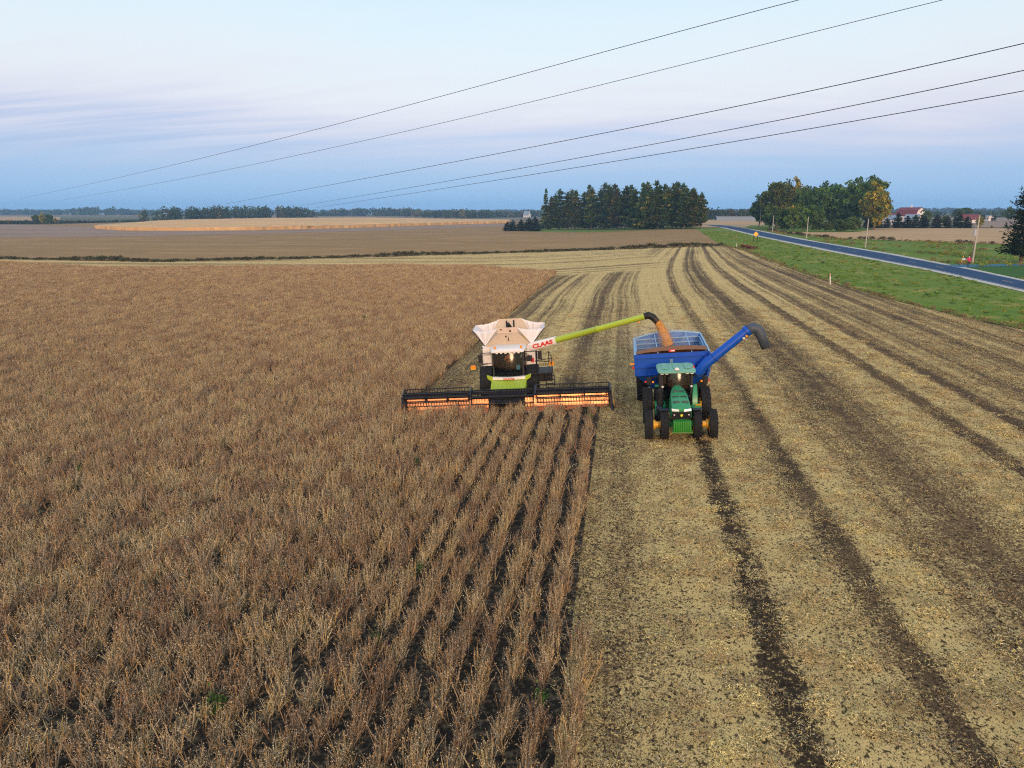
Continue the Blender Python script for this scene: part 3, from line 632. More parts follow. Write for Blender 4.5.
def seated_person(loc, rot, shirt, label, hat=CAPM):
    J = {'pel': ((0, 0, .10), .15), 'chest': ((0, .03, .42), (.17, .12)), 'neck': ((0, .01, .60), .055), 'head': ((0, -.02, .70), .085), 'top': ((0, -.02, .80), .085)}
    B = [('pel', 'chest'), ('chest', 'neck'), ('neck', 'head'), ('head', 'top')]
    for s, n in ((-1, 'l'), (1, 'r')):
        J.update({n + 'sh': ((s * .19, .02, .50), .065), n + 'el': ((s * .26, -.14, .28), .045), n + 'wr': ((s * .14, -.36, .36), .034), n + 'ha': ((s * .10, -.44, .38), .040),
                  n + 'hip': ((s * .10, -.02, .08), .095), n + 'kn': ((s * .14, -.45, .12), .065), n + 'an': ((s * .14, -.52, -.30), .042), n + 'to': ((s * .14, -.66, -.34), .038)})
        B += [('chest', n + 'sh'), (n + 'sh', n + 'el'), (n + 'el', n + 'wr'), (n + 'wr', n + 'ha'), ('pel', n + 'hip'), (n + 'hip', n + 'kn'), (n + 'kn', n + 'an'), (n + 'an', n + 'to')]
    fn = lambda c: 0 if c.z > .60 or (c.y < -.33 and c.z > .25) else (2 if c.z < .16 else 1)
    p = body_from_chain('person', J, B, [SKIN, shirt, JEAN], fn); p.location = loc; p.rotation_euler = rot; tag(p, label, 'person')
    cp = MB(); cp.lathe([(.001, .11), (.05, .10), (.085, .06), (.10, .0), (.001, .0)], (0, -.02, .775), 'z', 16); cp.prism([(-.07, -.10, .775), (.07, -.10, .775), (.05, -.20, .765), (-.05, -.20, .765)], (0, 0, .015)); cp.build('cap', hat, p)
    return p

# ---------------- combine harvester
b = at(506.3, 414.3); CR = empty('combine_harvester', b, (0, slope_roll(b.x) + R(1.2), R(5.5)), 'white and lime combine harvester with raised tank flaps, cutting the standing beans', 'combine')
HW = 5.93
hd = MB()                                        # header: back frame, floor ribs, skids
for z, y in ((.98, 1.28), (.30, 1.22)): hd.beam((-HW, y, z), (HW, y, z), .16, .16)
for x in np.linspace(-HW, HW, 15): hd.beam((x, 1.30, .25), (x, 1.30, 1.0), .08, .07); hd.beam((x, .05, .06), (x, 1.25, .22), .10, .06)
hd.box((0, 1.20, .62), (2.1, .05, .66), 0)
header = hd.build('header', NAVY, CR, .01)
for sx0, sx1 in ((-HW + .12, -1.06), (1.06, HW - .12)):
    s = MB(); prof = [(.10, .13), (.62, .15), (.80, .20), (.86, .34), (.95, .88)]
    nx = 10; s.loft([[(sx0 + (sx1 - sx0) * i / nx, y, z + .004 * math.sin(i * 2.1)) for y, z in prof] for i in range(nx + 1)], cap=False, closed=False); s.build('back_sheet', SHEET, header, smooth=30)
cb = MB(); cb.beam((-HW, -.02, .10), (HW, -.02, .10), .14, .05)
for x in np.arange(-HW + .05, HW, .115): cb.add([(x - .03, -.08, .09), (x + .03, -.08, .09), (x, -.26, .11), (x, -.10, .14)], [(0, 1, 2), (0, 3, 2), (1, 3, 2), (0, 1, 3)])
cb.build('cutter_bar', STEEL, header)
dr = MB(); dr.tube([(-1.02, .8, .45), (1.02, .8, .45)], .20, 14)
for i in range(12):
    a = i * 1.3; x = -.9 + i * .163; dr.beam((x, .8, .45), (x, .8 + .36 * math.cos(a), .45 + .36 * math.sin(a)), .03, .03)
dr.build('feed_auger', BLACK, header)
for s_ in (-1, 1):
    e = MB(); x = s_ * HW; pf = [(-.55, .10), (-.15, .42), (.2, .95), (.55, 1.15), (1.35, 1.10), (1.40, .18), (.2, .04), (-.4, .04)]
    e.prism([(x - .035, y, z) for y, z in pf], (.07, 0, 0)); e.add([(x, -.5, .10), (x + s_ * .16, .2, .10), (x + s_ * .16, .2, .45), (x, -1.05, .07)], [(0, 1, 2), (0, 2, 3), (0, 3, 1), (1, 3, 2)])
    ep = e.build('end_panel', NAVY, header, .01)
    MB().box((x + s_ * .13, .05, .42), (.03, .05, .42)).build('reflector', YEL, ep); MB().box((x + s_ * .06, .75, .80), (.06, .22, .09)).build('reflector', YEL, ep)
def reel(x0, x1, yc, zc, rad, phase):
    m = MB(); m.tube([(x0, yc, zc), (x1, yc, zc)], .095, 12); n = 6
    sp = np.linspace(x0 + .03, x1 - .03, max(2, int(round((x1 - x0) / 1.45)) + 1))
    for i in range(n):
        a = phase + i * 2 * math.pi / n; y, z = yc + rad * math.cos(a), zc + rad * math.sin(a)
        m.tube([(x0, y, z), (x1, y, z)], .030, 6)
        for x in sp: m.beam((x, yc, zc), (x, y, z), .05, .035)
        for x in np.arange(x0 + .08, x1, .155): m.tube([(x, y, z), (x, y + .02, z - .14), (x, y + .07, z - .27)], [.013, .011, .008], 4)
    for x in sp:
        ring = [(x, yc + rad * .62 * math.cos(q), zc + rad * .62 * math.sin(q)) for q in np.linspace(0, 2 * math.pi, 13)]; m.tube(ring, .018, 5)
    return m.build('reel', BLACK, header)
reel(-HW + .12, -2.05, .22, 1.08, .50, .35); reel(-1.95, 1.62, .05, 1.02, .46, .75); reel(1.74, HW - .12, .22, 1.08, .50, .35)
for x in (-HW + .05, -2.0, 1.68, HW - .05):
    ra_ = MB(); ra_.beam((x, 1.30, 1.02), (x, .95, 1.36), .09, .10); ra_.beam((x, 1.0, 1.36), (x, .02, 1.10), .10, .14); ra_.tube([(x + .08, 1.25, .95), (x + .08, .45, 1.16)], .035, 8); ra_.build('reel_arm', NAVY, header, .008)
# feeder house and front bumper
fh = MB(); fh.loft([[(-.98, 1.42, .50), (1.02, 1.42, .50), (1.02, 1.42, .98), (-.98, 1.42, .98)], [(-1.02, 2.95, .85), (1.12, 2.95, .85), (1.12, 2.95, 1.34), (-1.02, 2.95, 1.34)], [(-.9, 4.6, .9), (.95, 4.6, .9), (.95, 4.6, 1.34), (-.9, 4.6, 1.34)]])
fo = fh.build('feeder_house', LIME, CR, .03)
ri = MB()
for x in np.linspace(-.85, .95, 8): ri.beam((x, 1.46, .99), (x, 2.93, 1.33), .035, .03)
ri.build('rib', LIME, fo)
bp = MB(); bp.loft([[(-1.0, 2.86, z) for z in (1.33, 1.51)] + [(-1.0, 3.1, 1.51), (-1.0, 3.1, 1.33)], [(0.05, 2.76, z) for z in (1.33, 1.47)] + [(0.05, 3.1, 1.47), (0.05, 3.1, 1.33)], [(1.1, 2.86, z) for z in (1.33, 1.51)] + [(1.1, 3.1, 1.51), (1.1, 3.1, 1.33)]])
bo = bp.build('bumper', WHITE, CR, .02)
for s_ in (-1, 1):
    e = MB(); cx = .05; e.prism([(cx + s_ * .98, 2.84, 1.29), (cx + s_ * .98, 2.84, 1.53), (cx + s_ * 1.34, 2.92, 1.63), (cx + s_ * 1.30, 2.92, 1.42), (cx + s_ * 1.12, 2.88, 1.29)], (0, .18, 0)); e.build('corner_cap', LIME, bo, .015)
text_mesh('CLAAS', .15, Matrix.Translation((.05, 2.735, 1.405)) @ Matrix.Rotation(R(90), 4, 'X'), RED, bo, widen=1.5)
# cab
cf = MB()
for s_ in (-1, 1):
    cf.beam((s_ * .88 + .03, 3.10, 1.45), (s_ * .92 + .03, 3.30, 2.98), .09, .10); cf.beam((s_ * .95 + .03, 4.55, 1.65), (s_ * .95 + .03, 4.5, 2.98), .10, .10); cf.beam((s_ * .93 + .03, 3.2, 1.74), (s_ * .95 + .03, 4.5, 1.74), .08, .10); cf.beam((s_ * .93 + .03, 3.3, 2.93), (s_ * .95 + .03, 4.5, 2.93), .08, .08)
cf.box((.03, 3.85, 1.66), (1.9, 1.5, .10)); cf.box((.03, 4.56, 2.3), (1.85, .06, 1.25)); cf.beam((-.9, 3.12, 1.47), (.96, 3.12, 1.47), .08, .08); cf.box((.03, 3.85, 1.50), (1.9, 1.5, .20))
cab = cf.build('cab', BLACK, CR, .012)
ws = MB(); N = 12
ws.loft([[(.03 + .87 * u, 3.10 - .16 * (1 - u * u) + .05 * v + .15 * v * v, 1.50 + 1.43 * v) for u in np.linspace(-1, 1, 13)] for v in np.linspace(0, 1, N)], cap=False, closed=False); ws.build('windshield', GLASS, cab, smooth=80)
for s_ in (-1, 1):
    MB().add([(.03 + s_ * .94, 3.3, 1.80), (.03 + s_ * .96, 4.45, 1.80), (.03 + s_ * .96, 4.45, 2.88), (.03 + s_ * .94, 3.4, 2.88)], [(0, 1, 2, 3)]).build('side_window', GLASS, cab, smooth=0)
rf = MB(); rf.loft([[(.03 + x, y, z) for x, z in ((-w_, zb), (w_, zb), (w_ * 1.0, zb + .10 * h_), (w_ * .82, zb + .2 * h_), (-w_ * .82, zb + .2 * h_), (-w_, zb + .10 * h_))] for y, w_, zb, h_ in ((2.86, .84, 2.98, .55), (2.95, .98, 2.97, .9), (3.4, 1.05, 2.97, 1.15), (4.3, 1.08, 2.97, 1.15), (4.68, 1.05, 2.97, 1.0))])
roof = rf.build('roof', WHITE, cab, .02)
for x in (-.62, -.36, -.1, .16, .42, .68): MB().box((x + .02, 2.90, 2.955), (.13, .07, .07)).build('work_light', LAMPG, roof, .01)
st = MB(); st.box((.03, 4.1, 1.98), (.5, .5, .14)); st.box((.03, 4.36, 2.36), (.48, .12, .66), rot=(R(-8), 0, 0)); st.build('seat', BLACK, cab, .03)
sw = MB(); sw.tube([(.03 + .19 * math.cos(a), 3.52 + .05 * math.sin(a), 2.28 + .17 * math.sin(a)) for a in np.linspace(0, 6.283, 15)], .016, 6); sw.tube([(.03, 3.54, 2.25), (.03, 3.35, 1.75)], .035, 8); sw.build('steering_wheel', BLACK, cab)
MB().box((.62, 3.32, 1.98), (.24, .14, .30)).build('console', paint('blue_box', (.04, .28, .50, 1), .5), cab, .02)
# body
bd = MB(); bd.box((.0, 7.0, 2.32), (3.2, 4.7, 1.46)); bd.box((-1.33, 4.55, 2.32), (.56, .25, 1.34)); bd.box((1.45, 4.55, 2.32), (.72, .25, 1.34)); bd.loft([[(-1.6, 9.3, 1.4), (1.6, 9.3, 1.4), (1.6, 9.3, 3.0), (-1.6, 9.3, 3.0)], [(-1.4, 10.6, 1.2), (1.4, 10.6, 1.2), (1.35, 10.4, 2.5), (-1.35, 10.4, 2.5)]]); bd.box((0, 4.9, 3.06), (3.3, .5, .08))
body = bd.build('body', WHITE, CR, .05)
uc = MB(); uc.box((0, 6.6, 1.28), (2.1, 5.6, .7)); uc.box((0, 4.1, 1.0), (2.8, .5, .35)); uc.box((0, 8.6, .75), (2.6, .3, .3)); uc.box((-1.28, 3.95, 1.56), (.5, .8, .16)); uc.build('chassis', BLACK, CR, .03)
MB().box((1.45, 4.415, 2.16), (.20, .02, .28)).build('red_badge', RED, body)
for c_, d_ in (((1.70, 4.41, 2.3), (.10, .03, .9)), ((-1.33, 4.41, 2.05), (.5, .02, .03)), ((-1.33, 4.41, 2.6), (.5, .02, .03))): MB().box(c_, d_).build('trim_line', BLACK, body)
for s_ in (-1, 1):
    wheel(CR, (s_ * 1.42 + .03, 4.0, .98), .98, .74, YEL, s_, 18); wheel(CR, (s_ * 1.25, 8.6, .66), .66, .5, YEL, s_, 16)
# tank flaps
tk = MB(); tk.box((0, 6.05, 3.05), (2.9, 2.8, .12)); tank = tk.build('grain_tank', BEIGE, CR, .02)
def flap(name, polys, mat):
    m = MB()
    for q in polys: m.add(q, [list(range(len(q)))])
    o = m.build(name, mat, tank, smooth=0); md = o.modifiers.new('thick', 'SOLIDIFY'); md.thickness = .03; md.offset = 0; return o
flap('front_flap', [[(-1.42, 4.68, 3.10), (1.42, 4.68, 3.10), (.62, 4.50, 3.88), (-.62, 4.50, 3.88)]], BEIGE)
flap('front_extension', [[(-.62, 4.49, 3.90), (.62, 4.49, 3.90), (.60, 4.47, 4.24), (-.60, 4.47, 4.24)]], paint('light_panel', (.62, .49, .40, 1), .6, dust=.3))
flap('rear_flap', [[(-1.42, 7.42, 3.10), (1.42, 7.42, 3.10), (.74, 7.66, 4.32), (-.74, 7.66, 4.32)]], BEIGE)
for s_ in (-1, 1):
    flap('side_flap', [[(s_ * 1.44, 4.72, 3.10), (s_ * 1.44, 7.4, 3.10), (s_ * 2.24, 7.15, 4.06), (s_ * 2.24, 5.15, 4.02)]], FABRIC)
    def crease(a, b2, c2, mat):                    # folded cloth between two flaps, sagging along its top edge
        m = MB(); n = 9; a, b2, c2 = Vector(a), Vector(b2), Vector(c2); rows = []
        for i in range(n + 1):
            u = i / n; tp = b2.lerp(c2, u); tp.z -= .10 * math.sin(u * 3.1416); rows.append([a.lerp(tp, v) + Vector((0, .05 * math.sin(u * 19) * v, .02 * math.cos(u * 23) * v)) for v in np.linspace(0, 1, 6)])
        m.loft(rows, cap=False, closed=False); o = m.build('gusset', mat, tank, smooth=25); md = o.modifiers.new('thick', 'SOLIDIFY'); md.thickness = .02; md.offset = 0
    crease((s_ * 1.43, 4.69, 3.10), (s_ * .60, 4.48, 4.20), (s_ * 2.24, 5.15, 4.02), FABRIC); crease((s_ * 1.43, 7.41, 3.10), (s_ * .74, 7.66, 4.30), (s_ * 2.24, 7.15, 4.06), FABRIC)
    tr_ = MB(); tr_.tube([(s_ * 1.46, 4.66, 3.08), (s_ * 2.26, 5.13, 4.02)], .022, 6); tr_.build('strut', BLACK, tank)
fm = MB(); fm.tube([(.1, 6.3, 3.0), (.05, 5.6, 4.1), (.0, 5.2, 4.36)], [.16, .16, .10], 12); fm.tube([(-.22, 7.0, 3.4), (-.22, 7.1, 4.28)], .05, 8); fm.tube([(.25, 7.0, 3.4), (.25, 7.1, 4.30)], .05, 8); fm.build('filling_auger', BLACK, tank)
for c_, d_ in (((.02, 4.56, 3.55), (.05, .03, .34)), ((-.12, 4.51, 3.68), (.09, .04, .09)), ((.16, 4.45, 4.02), (.11, .03, .10)), ((-.40, 4.45, 4.12), (.12, .03, .06))): MB().box(c_, d_).build('latch', BLACK, tank)
gh = MB(); gh.loft([[(r * 1.35 * math.cos(a), 6.05 + r * 1.3 * math.sin(a), 3.15 + .75 * (1 - r)) for a in np.linspace(0, 6.283, 24, endpoint=False)] for r in (1, .75, .5, .25, .03)], cap=False)
gho = gh.mesh('grain_in_tank', GRAINM); gg = link('grain_in_tank', gho); gg.location = CR.location; gg.rotation_euler = CR.rotation_euler; tag(gg, 'heap of harvested beans inside the combine tank', 'grain', kind='stuff')
# unloading auger, swung out to the right over the cart
Mi = root_mat(CR).inverted(); CRD = Vector(CR.location).dot(fwd)
a0 = Mi @ pt(531.5, 346.8, CRD + 4.6); a1 = Mi @ pt(646.5, 316.0, 40.6)
ad = (a1 - a0).normalized(); q1 = a0.lerp(a1, .225)
au = MB(); au.tube([q1 - ad * .1, a0.lerp(a1, .58), a0.lerp(a1, .583), a0.lerp(a1, .60), a0.lerp(a1, .603), a1], [.185, .185, .20, .20, .178, .172], 16); auger = au.build('unloading_auger', LIME, CR)
su, sv = au.frame(ad)
# sleeve: white casing with the maker's name
upn = (Vector((0, 0, 1)) - ad * ad.z).normalized(); side_ = ad.cross(upn).normalized()
if side_.y > 0: side_ = -side_
sl = MB(); ring = lambda p, h, d: [p + upn * h + side_ * d, p + upn * h * .6 + side_ * (d + .08), p - upn * h * .6 + side_ * (d + .08), p - upn * h + side_ * d, p - upn * h - side_ * d, p + upn * h - side_ * d]
sl.loft([ring(a0 - ad * .1, .24, .20), ring(a0.lerp(a1, .03), .27, .22), ring(q1 + ad * .02 , .23, .20)]); slv = sl.build('sleeve', WHITE, auger, .02)
mid_ = a0.lerp(a1, .115) + side_ * .315
text_mesh('CLAAS', .34, Matrix.Translation(mid_) @ Matrix((ad, upn, ad.cross(upn))).transposed().to_4x4(), RED, slv, bold=.035, widen=1.32, shear=.12)
elb = MB(); elb.tube([a0 + Vector((-.9, .1, -1.0)), a0 + Vector((-.5, .05, -.25)), a0], [.22, .24, .22], 12); elb.build('elbow', WHITE, auger)
e0 = Mi @ pt(648.2, 315.2, 40.60); e1 = Mi @ pt(653, 317.2, 40.55); e2 = Mi @ pt(658.5, 323.5, 40.50)
sp_ = MB(); sp_.tube([a1 - ad * .12, e0, e1, e2], [.20, .21, .20, .17], 14); sp_.build('spout', BLACK, auger)
MB().box(a1 - ad * .5 - upn * .22, (.10, .08, .08)).build('marker_light', AMBER, auger)
# mirrors, marker lights, platform and ladder
for x, y, z, ex in ((-1.62, 3.05, 2.62, -.95), (1.95, 3.05, 2.72, .98)):
    m = MB(); m.tube([(ex, 3.3, 2.93), (x * .9, 3.1, 2.96), (x, 3.05, 2.90)], .025, 6); m.box((x, 3.05, z), (.24, .08, .50)); m.build('mirror', BLACK, CR, .02)
MB().box((1.33, 3.1, 2.55), (.34, .10, .34)).tube([(1.0, 3.3, 2.9), (1.33, 3.12, 2.72)], .02, 6).build('mirror', BLACK, CR, .03)
for x0, x1, z in ((-1.3, -2.18, 1.95), (1.6, 2.62, 2.02)):
    m = MB(); m.tube([(x0, 4.3, z + .10), (x1, 3.9, z + .10)], .022, 6); mo = m.build('light_arm', BLACK, CR)
    MB().box((x1, 3.86, z + .02), (.30, .06, .20)).build('amber_lens', AMBER, mo, .01); MB().box((x1, 3.85, z - .10), (.30, .07, .05)).build('yellow_plate', YEL, mo)
for x in (-.72, .86): MB().lathe([(.001, .16), (.06, .14), (.075, .0), (.001, 0)], (x, 3.15, 3.20), 'z', 12).build('beacon', AMBER, CR)
pf = MB(); pf.box((1.95, 3.9, 1.60), (1.5, 1.7, .08)); pf.box((2.2, 4.2, 1.25), (.9, .9, .6)); plat = pf.build('platform', BLACK, CR, .01)
rl = MB()
for p in (((2.65, 3.1, 1.62), (2.65, 3.1, 2.55), (2.45, 4.6, 2.62), (2.45, 4.6, 1.62)), ((1.75, 3.05, 1.62), (1.75, 3.05, 2.40), (2.2, 3.05, 2.46), (2.65, 3.1, 2.5)), ((2.66, 3.1, 2.1), (2.46, 4.6, 2.12))): rl.tube(p, .024, 6)
rl.build('railing', BLACK, plat)
ld = MB()
for x in (2.25, 2.75): ld.tube([(x, 3.1, 1.60), (x + .05, 2.75, .45)], .028, 6)
for i in range(5): f_ = i / 4; ld.box((2.52, 3.06 - .27 * f_, 1.45 - .95 * f_), (.5, .16, .035))
ld.build('ladder', BLACK, CR)
Mc = root_mat(CR); seated_person(Mc @ Vector((.03, 4.02, 2.02)), CR.rotation_euler, ORNG, 'person in an orange shirt driving the white combine from its cab')

# ---------------- green tractor
b = at(680.6, 438); TR = empty('tractor', b, (0, slope_roll(b.x) + R(1.0), R(.5)), 'green tractor with yellow hubs and doubled tyres pulling the blue grain cart', 'tractor')
ch = MB(); ch.box((0, 1.4, .95), (.56, 3.9, .5)); ch.box((0, 3.1, 1.0), (1.2, .9, .8)); ch.tube([(-1.6, 2.75, .86), (1.6, 2.75, .86)], .13, 12); ch.box((0, 0.0, .72), (1.35, .28, .26)); ch.tube([(-1.5, 0, .69), (1.5, 0, .69)], .10, 12); ch.box((.86, 1.9, 1.05), (.5, .8, .12)); ch.box((-.85, 1.7, 1.05), (.5, .9, .5)); ch.beam((0, 3.4, .55), (0, 4.2, .50), .14, .12)
ch.build('chassis', GREEN, TR, .03)
def hood_ring(y, w_, zt_, zb): return [(-w_, y, zb), (-w_, y, zb + (zt_ - zb) * .62), (-w_ * .86, y, zt_ - .055), (-w_ * .42, y, zt_), (w_ * .42, y, zt_), (w_ * .86, y, zt_ - .055), (w_, y, zb + (zt_ - zb) * .62), (w_, y, zb)]
ho = MB(); ho.loft([hood_ring(-.60, .44, 1.60, 1.46), hood_ring(-.40, .475, 1.74, 1.10), hood_ring(.1, .475, 1.84, 1.05), hood_ring(.9, .45, 1.96, 1.10), hood_ring(1.5, .36, 2.05, 1.25), hood_ring(2.1, .18, 2.10, 1.5)])
hood = ho.build('hood', GREEN, TR, .02, smooth=30)
VM = paint('vent_mesh', (.012, .055, .03, 1), .6)
for x in (-.2, .2):
    for c_, d_, a_ in (((x, -.12, 1.81), (.30, .18, .03), 11), ((x * .95, .48, 1.92), (.32, .07, .03), 9), ((x * .7, 1.15, 2.005), (.22, .22, .03), 8)): MB().box(c_, d_, 0, (R(a_), 0, 0)).build('vent', VM, hood)
gr = MB(); gr.loft([[(-.42, -.62, 1.12), (.42, -.62, 1.12), (.43, -.64, 1.45), (-.43, -.64, 1.45)], [(-.46, -.30, 1.10), (.46, -.30, 1.10), (.46, -.30, 1.50), (-.46, -.30, 1.50)]])
for i in range(7): gr.box((0, -.645, 1.15 + i * .042), (.66, .02, .012))
grl = gr.build('grille', BLACK, TR, .015)
MB().lathe([(.001, -.04), (.055, -.03), (.065, 0), (.001, 0)], (0, -.655, 1.30), 'y', 16).build('emblem', paint('emblem_yellow', (.62, .60, .03, 1), .4, dust=0), grl)
for x in (-.33, .33): MB().box((x, -.655, 1.33), (.06, .02, .045)).build('grille_light', LAMPG, grl)
for s_ in (-1, 1):
    m = MB(); m.prism([(s_ * .10, -.645, 1.48), (s_ * .43, -.63, 1.50), (s_ * .445, -.60, 1.60), (s_ * .13, -.625, 1.575)], (0, .12, 0)); m.build('headlight', LAMPG, TR, .01)
wt = MB()
for i in range(10): wt.box((-.36 + i * .08, -.92, .88), (.072, .36, .50))
wt.box((0, -.68, .78), (.8, .3, .16)); wt.build('front_weight', GREEN2, TR, .02)
MB().box((0, -.90, .60), (.95, .44, .07)).build('weight_bracket', paint('olive_green', (.06, .16, .01, 1), .5), TR, .02)
for s_ in (-1, 1):
    wheel(TR, (s_ * .76, 0, .69), .69, .37, YEL, s_, 20, hub=s_ * .50); wheel(TR, (s_ * 1.47, 0, .69), .69, .37, YEL, s_, 20)
    wheel(TR, (s_ * .84, 2.75, .90), .90, .42, YEL, s_, 22, hub=s_ * .40); wheel(TR, (s_ * 1.42, 2.75, .90), .90, .46, YEL, s_, 22)
    fd = MB(); rr = .74; fd.loft([[(s_ * .77 + u, rr * math.cos(a), .69 + rr * math.sin(a)) for u in (-.22, .22)] + [(s_ * .77 + u, (rr + .02) * math.cos(a), .69 + (rr + .02) * math.sin(a)) for u in (.22, -.22)] for a in np.linspace(R(35), R(104), 8)]); fd.build('front_fender', NAVY, TR)
    fd = MB(); rr = 1.0; fd.loft([[(s_ * .84 + u, 2.75 + rr * math.cos(a), .90 + rr * math.sin(a)) for u in (-.20, .18)] + [(s_ * .84 + u, 2.75 + (rr + .04) * math.cos(a), .90 + (rr + .04) * math.sin(a)) for u in (.18, -.20)] for a in np.linspace(R(15), R(100), 10)]); fd.build('rear_fender', GREEN, TR)
cf = MB(); z0, z1 = 1.55, 2.72
for s_ in (-1, 1): cf.beam((s_ * .68, 2.08, 1.22), (s_ * .74, 2.22, z1), .09, .11); cf.beam((s_ * .80, 3.0, z0), (s_ * .80, 3.0, z1), .07, .09); cf.beam((s_ * .80, 3.75, z0 + .2), (s_ * .78, 3.7, z1), .09, .10); cf.beam((s_ * .7, 2.1, z0 + .02), (s_ * .8, 3.7, z0 + .02), .08, .1)
cf.box((0, 2.9, 1.50), (1.55, 1.7, .12)); cf.box((0, 3.72, 1.95), (1.5, .06, .75)); cf.beam((-.7, 2.2, 2.70), (.7, 2.2, 2.70), .09, .10); cf.beam((-.75, 3.7, 2.68), (.75, 3.7, 2.68), .09, .08)
cab = cf.build('cab', BLACK, TR, .012)
ws = MB(); ws.loft([[(.66 * u * (1 + .08 * v), 2.08 - .14 * (1 - u * u) + .02 * v + .15 * v * v, 1.28 + 1.37 * v) for u in np.linspace(-1, 1, 13)] for v in np.linspace(0, 1, 12)], cap=False, closed=False); ws.build('windshield', GLASS, cab, smooth=80)
for s_ in (-1, 1): MB().add([(s_ * .78, 2.25, 1.62), (s_ * .81, 3.65, 1.7), (s_ * .79, 3.62, 2.66), (s_ * .77, 2.3, 2.66)], [(0, 1, 2, 3)]).build('side_window', GLASS, cab, smooth=0)
rf = MB(); rf.loft([[(x * w_, y, z) for x, z in ((-.96, 2.70), (.96, 2.70), (1, 2.70 + .07 * h_), (.90, 2.70 + .14 * h_), (0, 2.70 + .155 * h_), (-.90, 2.70 + .14 * h_), (-1, 2.70 + .07 * h_))] for y, w_, h_ in ((1.92, .84, .55), (2.02, .92, .95), (2.6, .95, 1.15), (3.5, .95, 1.15), (3.9, .90, .8))])
roof = rf.build('roof', GROOF, cab, .02)
for x in (-.55, 0, .55): MB().box((x, 2.9, 2.883), (.30, 1.3, .03)).build('roof_ridge', GROOF, roof, .01)
MB().lathe([(.001, .12), (.10, .09), (.13, 0), (.001, 0)], (0, 2.05, 2.86), 'z', 16).build('antenna', WHITE, roof)
for x in (-.72, -.50, .50, .72): MB().box((x, 1.97, 2.70), (.15, .06, .08)).build('work_light', LAMPG, cab, .01)
for s_ in (-1, 1): MB().box((s_ * .70, 2.03, 2.02), (.10, .08, .08)).build('cab_light', LAMPG, cab, .01)
st = MB(); st.box((0, 3.1, 1.82), (.5, .5, .14)); st.box((0, 3.38, 2.22), (.48, .12, .72), rot=(R(-8), 0, 0)); st.build('seat', BLACK, cab, .03)
sw = MB(); sw.tube([(.18 * math.cos(a), 2.58 + .09 * math.sin(a), 2.12 + .15 * math.sin(a)) for a in np.linspace(0, 6.283, 15)], .016, 6); sw.tube([(0, 2.6, 2.10), (0, 2.35, 1.62)], .035, 8); sw.build('steering_wheel', BLACK, cab)
ex = MB(); ex.tube([(-.86, 1.35, 1.20), (-.86, 1.35, 2.02)], .17, 16); ex.tube([(-.86, 1.35, 2.02), (-.86, 1.35, 2.10), (-.86, 1.35, 2.65), (-.86, 1.42, 2.75)], [.16, .065, .065, .06], 12); ex.build('exhaust_stack', BLACK, TR)
MB().box((-.92, .95, 1.05), (.28, .5, .55)).build('intake_box', NAVY, TR, .05)
ft = MB(); ft.loft([[(.70, 1.75, .95), (.98, 1.75, .95), (.98, 1.75, 1.45), (.70, 1.75, 1.5)], [(.70, 2.2, .85), (1.02, 2.2, .85), (.98, 2.2, 2.05), (.80, 2.2, 2.05)], [(.72, 2.45, .95), (1.0, 2.45, .95), (.96, 2.45, 2.02), (.80, 2.45, 2.02)]]); ft.build('fuel_tank', GREEN, TR, .03)
lad = MB()
for i in range(3): lad.box((1.0, 1.75, .55 + i * .3), (.30, .22, .035))
for x in (.87, 1.14): lad.tube([(x, 1.85, .45), (x, 1.85, 1.3)], .02, 6)
lad.build('step', YEL, TR)
for s_ in (-1, 1):
    m = MB(); m.tube([(s_ * .78, 2.15, 2.56), (s_ * 1.25, 1.95, 2.54), (s_ * 1.36, 1.95, 2.50)], .022, 6); m.box((s_ * 1.36, 1.93, 2.34), (.22, .08, .36)); mo = m.build('mirror', BLACK, TR, .02)
    MB().box((s_ * 1.17, 1.92, 2.30), (.09, .06, .08)).build('amber_lens', AMBER, mo); MB().box((s_ * 1.53, 1.92, 2.32), (.08, .06, .08)).build('red_lens', REDL, mo)
MB().lathe([(.001, .15), (.05, .13), (.06, 0), (.001, 0)], (.86, 2.6, 2.78), 'z', 12).build('beacon', REDL, TR)
seated_person(root_mat(TR) @ Vector((0, 3.05, 1.88)), TR.rotation_euler, CLOTHG, 'person in a grey shirt and dark cap driving the green tractor')

# ---------------- blue grain cart
cy = TR.location.y + 5.1; cx_ = (pt(635, 352, 38.5).x + pt(710.4, 352, 38.5).x) / 2 + .12
GC = empty('grain_cart', (cx_, cy, zt(cx_)), (0, slope_roll(cx_) - R(.6), 0), 'big blue grain cart with its own auger raised, drawn behind the green tractor', 'grain cart')
W, Lc, ZT, ZM, ZB = 1.93, 4.4, 3.12, 1.95, .95
hp = MB()                                         # hopper shell: outside blue, inside dusty with ribs (double walls)
def shell(o_, m):
    top = [(-W + o_, o_, ZT), (W - o_, o_, ZT), (W - o_, Lc - o_, ZT + .16), (-W + o_, Lc - o_, ZT + .06)]; md = [(-W + o_, o_, ZM), (W - o_, o_, ZM), (W - o_, Lc - o_, ZM), (-W + o_, Lc - o_, ZM)]; bt = [(-1.0, 1.1, ZB), (1.0, 1.1, ZB), (1.0, Lc - 1.6, ZB), (-1.0, Lc - 1.6, ZB)]
    hp.loft([top, md, bt], m, cap=False); hp.add(bt, [(0, 1, 2, 3)], m)
shell(0, 0)
for z in (2.92, 2.42, 1.98): hp.beam((-W, -.03, z), (W, -.03, z), .08, .06, 0); hp.beam((-W - .03, 0, z), (-W - .03, Lc, z + .05), .06, .08, 0); hp.beam((W + .03, 0, z), (W + .03, Lc, z + .05), .06, .08, 0)
